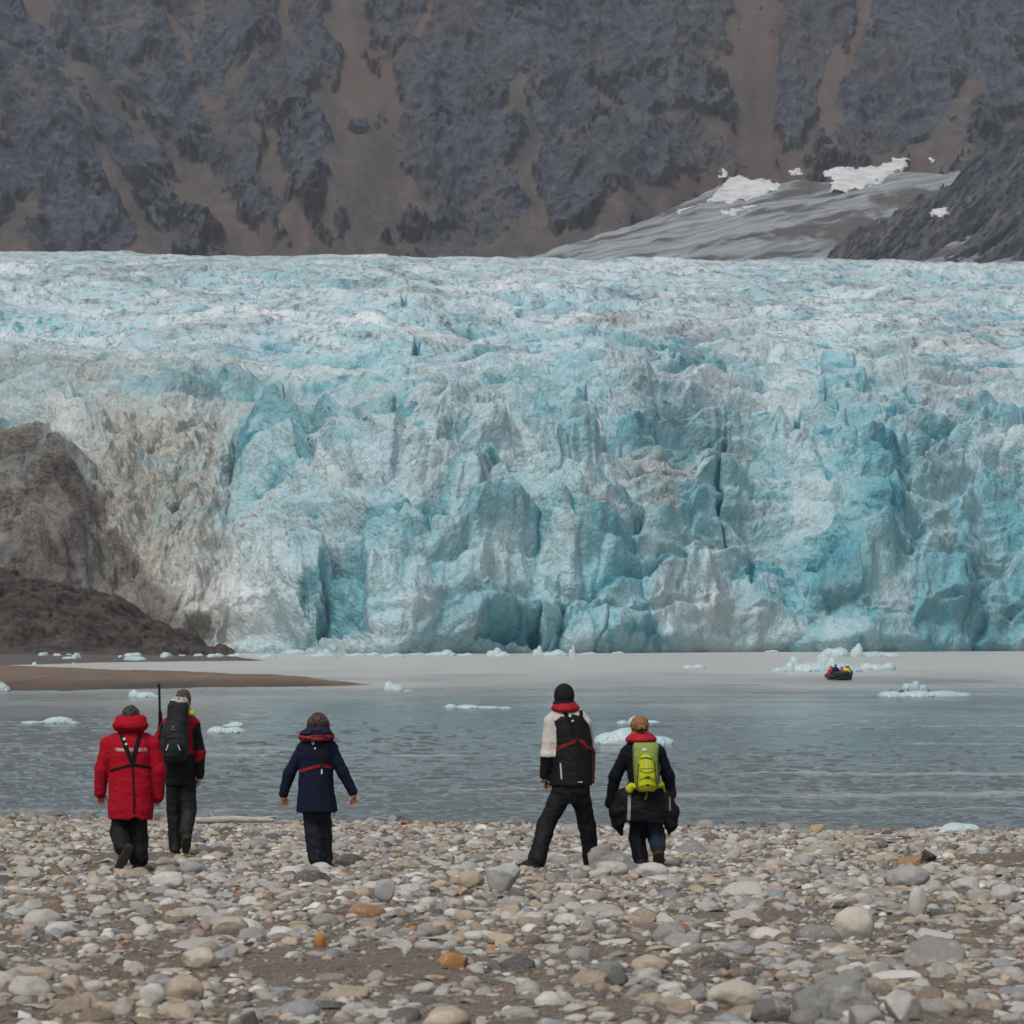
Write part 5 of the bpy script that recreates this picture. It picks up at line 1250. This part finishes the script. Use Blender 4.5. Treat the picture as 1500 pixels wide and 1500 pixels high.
ring(C_, 'life_collar', (463.5, 1079), 25, .13, 4.6, M_shell, [(.022, .012, .014), (lambda px, py, y: fbm(px / 7, py / 4, 3, 2) > -.02, (.26, .018, .022))], dy=-.03, tilt=.12, seed=24)
legs_of(C_, 'trousers', [(1172, 464, 23, .13), (1190, 464, 21, .13), (1203, 465, 13, .10)], [(456, 1190, 0), (460, 1223, 0), (464, 1256, 0)], [(474, 1190, 0), (476, 1223, .07), (477, 1256, .1)], (13, 12.4, 13), (11.5, 10, 10), M_shell, (.011, .013, .022), 432, 498, 1166, 1274, .012, 25)
C_.boot((465, 1267, -.04), (464, 1267, .08), (463, 1267, .16), (464, 1256, .0), r=.044); C_.boot((478, 1264, .05), (479, 1264, .17), (480, 1264, .24), (477, 1254, .09), r=.044)
b = C_.bvh('parka')
vest = C_.ribbon('harness', b, [(453, 1080), (460, 1097), (468, 1112), (474, 1121)], 6.5, M_cloth, (.008, .008, .011))
C_.ribbon('strap', b, [(480, 1082), (478, 1100), (475, 1120)], 5, M_cloth, (.008, .008, .011), vest); C_.ribbon('strap', b, [(474, 1121), (473.5, 1150), (473, 1187)], 5, M_cloth, (.006, .007, .011), vest)
C_.ribbon('strap', b, [(440, 1129), (452, 1125.5), (464, 1122), (474, 1120)], 4.2, M_cloth, (.20, .014, .017), vest); C_.ribbon('strap', b, [(474, 1120), (480, 1122), (487, 1124)], 4.0, M_cloth, (.17, .012, .015), vest)
C_.patch('reflector', b, circ(460.2, 1088, 2.2), M_cloth, (.42, .44, .46), vest, .016); C_.patch('reflector', b, circ(463, 1095.5, 1.5), M_cloth, (.42, .44, .46), vest, .016); C_.ribbon('reflector', b, [(472.8, 1126), (472.6, 1133)], 2, M_cloth, (.5, .5, .5), vest, .016)
for x0 in (437, 492): C_.ribbon('drawcord', b, [(x0, 1183), (x0 - 1.5, 1193)], 1.2, M_cloth, (.006, .006, .008))

# ---- tall walker in the beanie
D_ = Fig(1274, 790, 'tall person in black beanie and white and black jacket striding with legs apart')
D_.body((826.5, 1022, 0), (829, 1042, 0), (834, 1070, 0), (836, 1145, 0), [[(808, 1058, 0), (802, 1105, -.02), (798, 1140, .02)], [(856, 1060, 0), (865, 1096, .08), (856, 1122, .27)]],
        [[(823, 1164, 0), (800, 1208, -.03), (788, 1266, -.15)], [(849, 1164, 0), (860, 1208, .12), (866, 1268, .22)]], [((797.8, 1141, .02), (798.5, 1166, .05), (.5, .9, 0), 1.0, (-.9, .5, 0)), ((857, 1121, .27), (846, 1112, .38), (0, 0, 1), .9, (1, 0, 0))])
f = D_.field(786, 1028, 884, 1158, -.35, .5)
D_.sec(f, [(1032, 828.5, 13, .10), (1038, 829, 17, .115), (1045, 831, 24, .13), (1054, 832, 27.5, .15), (1075, 836, 28, .165), (1100, 839, 28, .16), (1125, 838, 29, .165), (1150, 836, 30.5, .17)], .03)
f.chain([D_.J(815, 1048), D_.J(808, 1058), D_.J(802.5, 1106, -.02), D_.J(798.8, 1135, .02)], [D_.r(v) for v in (9, 11.5, 10.4, 8.2)], k=.025)
f.chain([D_.J(849, 1048), D_.J(855.5, 1060), D_.J(864, 1096, .09), D_.J(857, 1120, .26)], [D_.r(v) for v in (9, 10.5, 9, 7.5)], k=.025)
WHT = (.46, .43, .40)
D_.make('jacket', f, M_shell, [WHT, ([(811.5, 1056), (822, 1049), (836, 1046), (852, 1047.5), (863, 1062), (868, 1086), (869, 1100), (872, 1152), (800, 1152), (812.5, 1112), (815, 1090), (814, 1066)], (.009, .0095, .0115)), (lambda px, py, y: (py > 1108.5) & (px < 818), BLACK)], wrinkle=.009, seed=32)
f = D_.field(804, 994, 850, 1040, -.25, .25, .0065); f.ell(D_.J(826.5, 1019, -.005), (.102, .118, .122), .02); f.plane(D_.J(826, 1031), (0, 0, -1)); f.plane(D_.J(826, 1024, .1), (0, 1, -.4)); f.rough(.003, .012, .012, .2, 1, 2); f.chain([D_.J(826.5, 1029.5) + np.array([.100 * math.cos(a), .113 * math.sin(a), 0]) for a in np.linspace(0, 6.283, 22)], [.013] * 22, k=.012)
D_.make('beanie', f, M_cloth, (.010, .011, .013))
ring(D_, 'life_collar', (828.5, 1037), 19, .12, 3.9, M_shell, [(.26, .010, .020), (lambda px, py, y: (py > 1038.5) & (px < 832), (.20, .012, .018))], dy=-.02, tilt=.10, seed=34)
legs_of(D_, 'trousers', [(1138, 837, 27, .14), (1160, 835.5, 27.5, .14), (1176, 835, 17, .11)], [(821, 1166, 0), (800, 1208, -.03), (787, 1259, -.14)], [(850, 1166, 0), (860, 1208, .12), (866, 1262, .22)], (15, 12.6, 13), (14, 12, 11), M_shell, (.009, .0095, .011), 764, 888, 1132, 1282, .012, 35)
D_.boot((786, 1267, -.17), (771, 1268.5, -.16), (763, 1270, -.14), (785, 1258, -.15), r=.046); D_.boot((866, 1270, .18), (867, 1271, .30), (868, 1271, .37), (866, 1260, .22), r=.046)
b = D_.bvh('jacket')
vest = D_.ribbon('harness', b, [(824, 1038), (832, 1052), (840, 1070), (846, 1083)], 6, M_cloth, (.007, .007, .009))
D_.ribbon('strap', b, [(851, 1040), (851, 1056), (849, 1072), (846, 1083)], 5.5, M_cloth, (.009, .009, .011), vest)
D_.ribbon('strap', b, [(814, 1097), (826, 1091.5), (838, 1086.5), (846, 1082)], 5, M_cloth, (.15, .014, .015), vest); D_.ribbon('strap', b, [(847, 1082), (855, 1088), (862, 1095)], 4.6, M_cloth, (.17, .014, .016), vest)
D_.ribbon('strap', b, [(846, 1083), (846.5, 1110), (847, 1147)], 6, M_cloth, (.008, .008, .010), vest)
D_.patch('reflector', b, circ(834.6, 1047.8, 2), M_cloth, (.5, .5, .5), vest, .016); D_.patch('reflector', b, circ(838.3, 1055.2, 1.6), M_cloth, (.5, .5, .5), vest, .016)
D_.ribbon('reflective_piping', b, [(820.5, 1117), (822.3, 1140.5)], 2.0, M_cloth, (.42, .42, .42)); D_.ribbon('reflective_piping', b, [(845.5, 1144), (852.5, 1144.6)], 1.4, M_cloth, (.5, .5, .5))
f = D_.field(852, 1088, 882, 1156, -.25, .2, .006); f.chain([D_.J(861, 1095, -.1), D_.J(867.5, 1097, -.1), D_.J(870, 1104, -.08), D_.J(869.5, 1125, -.07), D_.J(868.5, 1146, -.06)], [.017] * 5, k=.008, ys=.35); D_.make('hanging_strap', f, M_cloth, (.045, .012, .014))
f = D_.field(784, 1132, 812, 1154, -.15, .2, .005); f.chain([D_.J(797.6, 1143, .02) + np.array([.034 * math.cos(a), .034 * math.sin(a), .006 * math.cos(a)]) for a in np.linspace(0, 6.283, 18)], [.009] * 18, k=.004); f.ell(D_.J(793, 1143, .0), (.012, .024, .020), .006); D_.make('wristwatch', f, M_shell, [(.10, .085, .06), (lambda px, py, y: px < 793, (.30, .27, .20))])

# ---- walker with the lime pack
E_ = Fig(1269, 940, 'ginger haired person in black fleece with a dark jacket tied round the hips')
E_.body((937, 1064, 0), (939, 1084, 0), (942, 1108, 0), (943, 1180, 0), [[(919, 1103, 0), (901, 1137, 0), (895.5, 1172, .04)], [(965, 1103, 0), (979, 1137, 0), (984, 1166, .04)]],
        [[(936, 1196, 0), (933, 1228, .03), (939, 1262, 0)], [(956, 1196, 0), (962, 1230, .04), (964.5, 1250, -.24)]], [((895.5, 1166, .04), (897, 1184, .06), (1, .3, 0), .8, (-1, 0, 0)), ((984, 1164, .04), (983, 1184, .06), (-1, .3, 0), .9, (1, 0, 0))])
f = E_.field(880, 1076, 1002, 1212, -.35, .35)
E_.sec(f, [(1080, 939, 12, .10), (1087, 940, 19, .12), (1094, 942, 26, .135), (1110, 942.5, 26, .15), (1140, 942.5, 22.5, .145), (1165, 943, 25, .16), (1190, 943, 26, .16)], .03)
f.chain([E_.J(925, 1095), E_.J(918.5, 1104), E_.J(901, 1137), E_.J(895.5, 1172, .03)], [E_.r(v) for v in (8, 9.8, 8.8, 7.6)], k=.025)
f.chain([E_.J(960, 1095), E_.J(966, 1104), E_.J(979, 1137), E_.J(984, 1164, .03)], [E_.r(v) for v in (8, 9.8, 8.6, 7.2)], k=.025)
f.cone(E_.J(895.5, 1174, .03), E_.J(894.5, 1177, .03), E_.r(8.6), k=.01)
E_.make('fleece', f, M_cloth, [(.0058, .0064, .009), (lambda px, py, y: (py > 1158) & (px > 974), (.05, .012, .014))], wrinkle=.009, seed=42)
f = E_.field(884, 1148, 1002, 1232, -.4, .35)
E_.sec(f, [(1154, 943, 27, .165), (1166, 943, 35, .185), (1185, 944, 40, .20), (1203, 945, 38, .195)], .03, 2.2)
f.chain([E_.J(911, 1166, -.05), E_.J(903, 1190, -.06), E_.J(905, 1207, -.06), E_.J(910.5, 1222, -.06)], [E_.r(v) for v in (10, 10.5, 8.5, 1.8)], k=.03); f.chain([E_.J(975, 1166, -.05), E_.J(983, 1190, -.06), E_.J(983, 1207, -.06), E_.J(980, 1222, -.06)], [E_.r(v) for v in (10, 11, 9, 1.8)], k=.03)
f.cone(E_.J(944, 1236, -.5), E_.J(944, 1236, .5), E_.r(33), k=.02, cut=True)
E_.make('tied_jacket', f, M_shell, (.0068, .0072, .009), wrinkle=.014, seed=43)
f = E_.field(914, 1040, 962, 1084, -.28, .2, .0062); f.ell(E_.J(937, 1061.5, -.008), (.094, .114, .098), .02).cone(E_.J(937, 1066, -.03), E_.J(938, 1075, -.03), .072, .06, k=.02).ell(E_.J(940, 1068, -.10), (.045, .035, .042), .02).cone(E_.J(941, 1070, -.10), E_.J(944, 1079, -.10), .022, .012, k=.02); f.plane(E_.J(937, 1064, .075), (0, 1, -.5)); f.rough(.016, .020, .020, .035, 5, 3, ridged); f.F += .0; f.F -= .004
E_.make('hair', f, hair_mat('ginger_hair', (.13, .052, .018), (.34, .16, .062)))
f = E_.field(926, 1060, 956, 1080, -.32, .0, .005); f.cone(E_.J(934, 1069.5, -.125), E_.J(947, 1069, -.125), .011, .011, k=.004).cone(E_.J(940, 1066, -.135), E_.J(941, 1073, -.135), .009, k=.004); E_.make('hair_clip', f, M_shell, (.012, .011, .010))
ring(E_, 'life_collar', (939, 1083), 21, .12, 4.0, M_shell, [(.29, .010, .024), (lambda px, py, y: py > 1084.5, (.17, .010, .018))], dy=-.02, tilt=.05, seed=44)
legs_of(E_, 'trousers', [(1180, 944, 24, .13), (1206, 945, 25, .13)], [(936, 1200, 0), (933, 1228, .03), (938.5, 1256, 0)], [(957, 1200, 0), (962, 1228, .03), (964.5, 1242, -.18)], (13, 11.8, 11.5), (13, 12.5, 10.5), M_shell, [(.0055, .007, .011), (lambda px, py, y: px > 948.5, (.011, .021, .038))], 908, 990, 1174, 1272, .012, 45)
E_.boot((940, 1263, -.04), (940, 1264, .08), (940, 1265, .16), (939, 1253, .0), r=.044); E_.boot((964.5, 1250, -.31), (965, 1260, -.28), (965.5, 1267, -.22), (964.5, 1244, -.22), r=.05)
f = E_.field(914, 1080, 976, 1166, -.5, -.02, .0075)
E_.sec(f, [(1087, 945, 17, .04), (1092, 944.5, 19, .07), (1105, 943.5, 18.5, .10), (1125, 944, 18, .115), (1145, 945.5, 17.5, .11), (1154, 945.5, 14.5, .08), (1158, 945.5, 11, .05)], .03, 2.5, -.235)
E_.root_ = E_.root; E_.root = None; lab = E_.label; E_.label = 'lime green and olive daypack on the ginger haired walker\'s back'
pk = E_.make('backpack', f, M_shell, [(.185, .25, .055), (lambda px, py, y: np.abs(px - 944) > 17.2, (.12, .16, .05))], wrinkle=.006, seed=46); pk['category'] = 'backpack'; del pk['group']
LIME = (.40, .44, .016)
f = E_.field(924, 1098, 966, 1162, -.52, -.1, .0065); E_.sec(f, [(1104, 944, 6, .04), (1108, 944, 9, .06), (1116, 944.5, 11.5, .07), (1135, 945.5, 13.5, .085), (1150, 946, 13, .08), (1156.5, 946, 10, .05)], .03, 2.4, -.30)
E_.make('front_pocket', f, M_shell, LIME, wrinkle=.006, seed=47)
bp = E_.bvh('backpack', 'front_pocket')
for pts, w_, c_ in (([(945, 1111), (945, 1124)], 1.5, (.45, .45, .42)), ([(936, 1109), (944, 1107.5), (953, 1110)], 1.8, (.03, .035, .02)), ([(935, 1124), (955, 1123)], .9, (.10, .12, .02)), ([(935, 1127), (946, 1130), (957, 1126)], .9, (.06, .07, .02)), ([(934, 1140), (946, 1135), (958, 1141)], .9, (.07, .08, .02)), ([(936, 1150), (946, 1146), (957, 1150)], 1.0, (.05, .06, .02)),
                     ([(933.5, 1116), (931.5, 1146)], 1.4, (.05, .07, .02)), ([(956, 1114), (959.5, 1146)], 1.4, (.05, .07, .02))): E_.ribbon('webbing', bp, pts, w_, M_cloth, c_)
for x in (944.5, 948): E_.ribbon('webbing', bp, [(x, 1134.5), (x + .2, 1138)], 2.2, M_cloth, (.02, .02, .02))
E_.patch('logo', bp, [(938, 1095), (942, 1093.5), (946, 1095.5), (944, 1098), (939, 1098)], M_cloth, (.42, .43, .38)); E_.patch('buckle', bp, circ(946.5, 1147.5, 2.2, 6), M_shell, (.02, .02, .02)); E_.patch('buckle', bp, circ(946.5, 1153, 1.8, 6), M_shell, (.35, .36, .36))
f = E_.field(908, 1140, 936, 1170, -.45, .1, .0065); f.ell(E_.J(922.5, 1156, -.19), (E_.r(6.0), .035, E_.r(6.4)), .015).cone(E_.J(925, 1151, -.19), E_.J(931, 1152, -.22), .026, .024, k=.02); E_.make('hip_belt', f, M_shell, LIME, wrinkle=.006, seed=48)
f = E_.field(956, 1136, 986, 1164, -.45, .1, .0065); f.cone(E_.J(960, 1152, -.22), E_.J(970, 1150, -.14), .028, .022, k=.02, ys=.8).cone(E_.J(969, 1148, -.14), E_.J(974, 1160, -.10), .018, .010, k=.02); E_.make('hip_belt', f, M_shell, LIME, wrinkle=.006, seed=49)
bj = E_.bvh('tied_jacket', 'fleece')
E_.ribbon('strap', bj, [(921, 1163), (920.8, 1180), (919.8, 1200)], 4.6, M_cloth, (.24, .25, .26)); E_.ribbon('strap', bj, [(947, 1157), (946, 1163), (943.5, 1170)], 1.5, M_cloth, (.4, .4, .4))
for pts in ([(928, 1087), (926.5, 1100)], [(961, 1087), (963, 1102)], [(966, 1120), (965, 1148)], [(917, 1130), (921, 1148)], [(980, 1166), (980.5, 1186)]): E_.ribbon('strap', bj, pts, 1.8, M_cloth, (.20, .21, .22))
E_.root, E_.label = E_.root_, lab
# ------------------------------------------------------------------ rubber boat coming in, bow towards the beach
Yv = water_Y(996.5); mv = Yv / F; xb = (1233 - CX) * mv
s = SDF((-1.4, -1.9, -.25), (1.4, 4.4, 1.2), .055)
for e in (-1, 1): s.chain([(e * .66, 3.6, .34), (e * .66, 2.0, .35), (e * .64, .4, .38), (e * .50, -.55, .46), (e * .24, -1.10, .55), (0, -1.25, .58)], [.20, .22, .22, .21, .20, .19], k=.04)
boat = s.mesh('inflatable_boat')
t = NT('black_rubber', .55, .4); M_rub = t.out(t.mix(t.mapr(t.noise(t.coord(), 4), .4, .6), (.010, .011, .013), (.022, .024, .027)))
bo = link('inflatable_boat', boat, M_rub, loc=(xb, Yv, -.04)); bo.rotation_euler.z = R(1)
tag(bo, 'black rubber boat with passengers heading in past the lumpy iceberg', 'boat')
s = SDF((-1.1, -1.6, -.4), (1.1, 4.2, .7), .05); s.chain([(0, 3.8, .05), (0, 1.0, .02), (0, -.4, .12), (0, -1.15, .45)], [.30, .32, .26, .1], k=.05, xs=2.1); s.plane((0, 0, .30), (0, 0, 1))
t = NT('hull_grey', .5, .4); t.out((.05, .055, .06)); link('hull', s.mesh('hull'), t.m, bo)
s = SDF((-.5, 3.4, -.4), (.5, 4.9, 1.5), .05); s.box((0, 4.15, .78), (.2, .28, .22), .08).cone((0, 4.2, .6), (0, 4.25, -.2), .1, .08, k=.05).cone((0, 3.9, .8), (.1, 3.5, .86), .03, k=.02); link('outboard_motor', s.mesh('outboard_motor'), M_rub, bo)
s = SDF((-1.4, -1.9, .1), (1.4, 4, 1.3), .035)
for e in (-1, 1): s.chain([(e * .72, 2.5, .53), (e * .70, .5, .58), (e * .44, -.72, .68)], [.022] * 3, k=.01)
t = NT('grab_rope', .8); t.out((.16, .16, .15)); link('grab_line', s.mesh('grab_line'), t.m, bo)
def rider(x, y, z, h, jc, hat, lab, lean=0.0, face=-1):
    s = SDF((-.5, -.75, -.7), (.5, .5, .9), .032)
    s.cone((0, 0, .0), (lean * .3, 0, .42), .16, .17, k=.06, xs=1.2).cone((lean * .3, 0, .48), (lean * .4, 0, .56), .07, .065, k=.05).ell((lean * .4, -.01, .68), (.085, .1, .12), .03)
    for e in (-1, 1): s.chain([(e * .2 + lean * .3, 0, .42), (e * .27, -.08, .18), (e * .15, -.27, .08)], [.075, .06, .045], k=.04); s.chain([(e * .1, -.02, -.02), (e * .13, -.42, .0), (e * .13, -.44, -.40), (e * .13, -.56, -.44)], [.1, .08, .06, .045], k=.05)
    o = link('person', s.mesh('person'), M_skin, loc=(xb + x, Yv + y, z)); o.scale = (h, h, h)
    tag(o, lab, 'person', 'passengers of the rubber boat')
    f = SDF((-.55, -.75, -.2), (.55, .5, .8), .032); f.cone((0, 0, .0), (lean * .3, 0, .42), .21, .215, k=.06, xs=1.2).cone((lean * .3, 0, .44), (lean * .35, 0, .54), .14, .10, k=.05)
    for e in (-1, 1): f.chain([(e * .21 + lean * .3, 0, .41), (e * .29, -.08, .18), (e * .17, -.24, .09)], [.10, .09, .075], k=.04)
    me = f.mesh('jacket'); set_attr(me, 'col', np.tile(jc, (len(f.V), 1))); link('jacket', me, M_cloth, o)
    f = SDF((-.4, -.8, -.6), (.4, .4, .2), .032)
    for e in (-1, 1): f.chain([(e * .1, .0, -.02), (e * .13, -.42, .0), (e * .13, -.44, -.36)], [.125, .10, .08], k=.05)
    me = f.mesh('trousers'); set_attr(me, 'col', np.tile((.012, .013, .016), (len(f.V), 1))); link('trousers', me, M_cloth, o)
    f = SDF((-.25 + lean * .4, -.25, .5), (.25 + lean * .4, .25, .95), .028); f.ell((lean * .4, .01, .72), (.105, .118, .12), .02); f.plane((0, -.06, .68), (0, -.35, -.9)); me = f.mesh('hat'); set_attr(me, 'col', np.tile(hat, (len(f.V), 1))); link('hat', me, M_cloth, o)
rider(-.46, .15, .42, .92, (.010, .014, .034), (.012, .016, .035), 'boat passenger in dark navy jacket and hat sitting at the bow', .1)
rider(-.68, 1.1, .36, .84, (.38, .015, .03), (.05, .02, .02), 'boat passenger in red mostly hidden behind the navy one')
rider(.15, 1.3, .30, .86, (.40, .018, .03), (.03, .025, .03), 'boat passenger in red beside the yellow jacket')
rider(.44, .65, .36, .88, (.62, .40, .008), (.015, .014, .015), 'boat passenger in bright yellow jacket and dark hat')
rider(.68, 1.4, .34, .86, (.02, .035, .03), (.02, .02, .02), 'boat passenger in dark clothes behind the yellow jacket')
# ------------------------------------------------------------------ air
def haze():
    x, y0, y1, z0, z1 = 4200, -60, 7200, -90, 2600
    v = [(a * x, b, c) for c in (z0, z1) for b in (y0, y1) for a in (-1, 1)]
    f = [(0, 2, 3, 1), (4, 5, 7, 6), (0, 1, 5, 4), (2, 6, 7, 3), (0, 4, 6, 2), (1, 3, 7, 5)]
    me = mesh_from('haze', v, f, False)
    m = bpy.data.materials.new('air'); m.use_nodes = True
    nt = m.node_tree; nt.nodes.remove(nt.nodes['Principled BSDF'])
    pv = nt.nodes.new('ShaderNodeVolumePrincipled'); pv.inputs['Density'].default_value = .00006
    pv.inputs['Color'].default_value = (.80, .88, 1.0, 1); pv.inputs['Anisotropy'].default_value = .1
    nt.links.new(pv.outputs[0], nt.nodes['Material Output'].inputs['Volume'])
    o = link('haze', me, m); tag(o, 'thin bluish air between the beach and the far mountain', 'haze', kind='stuff'); return o
haze()
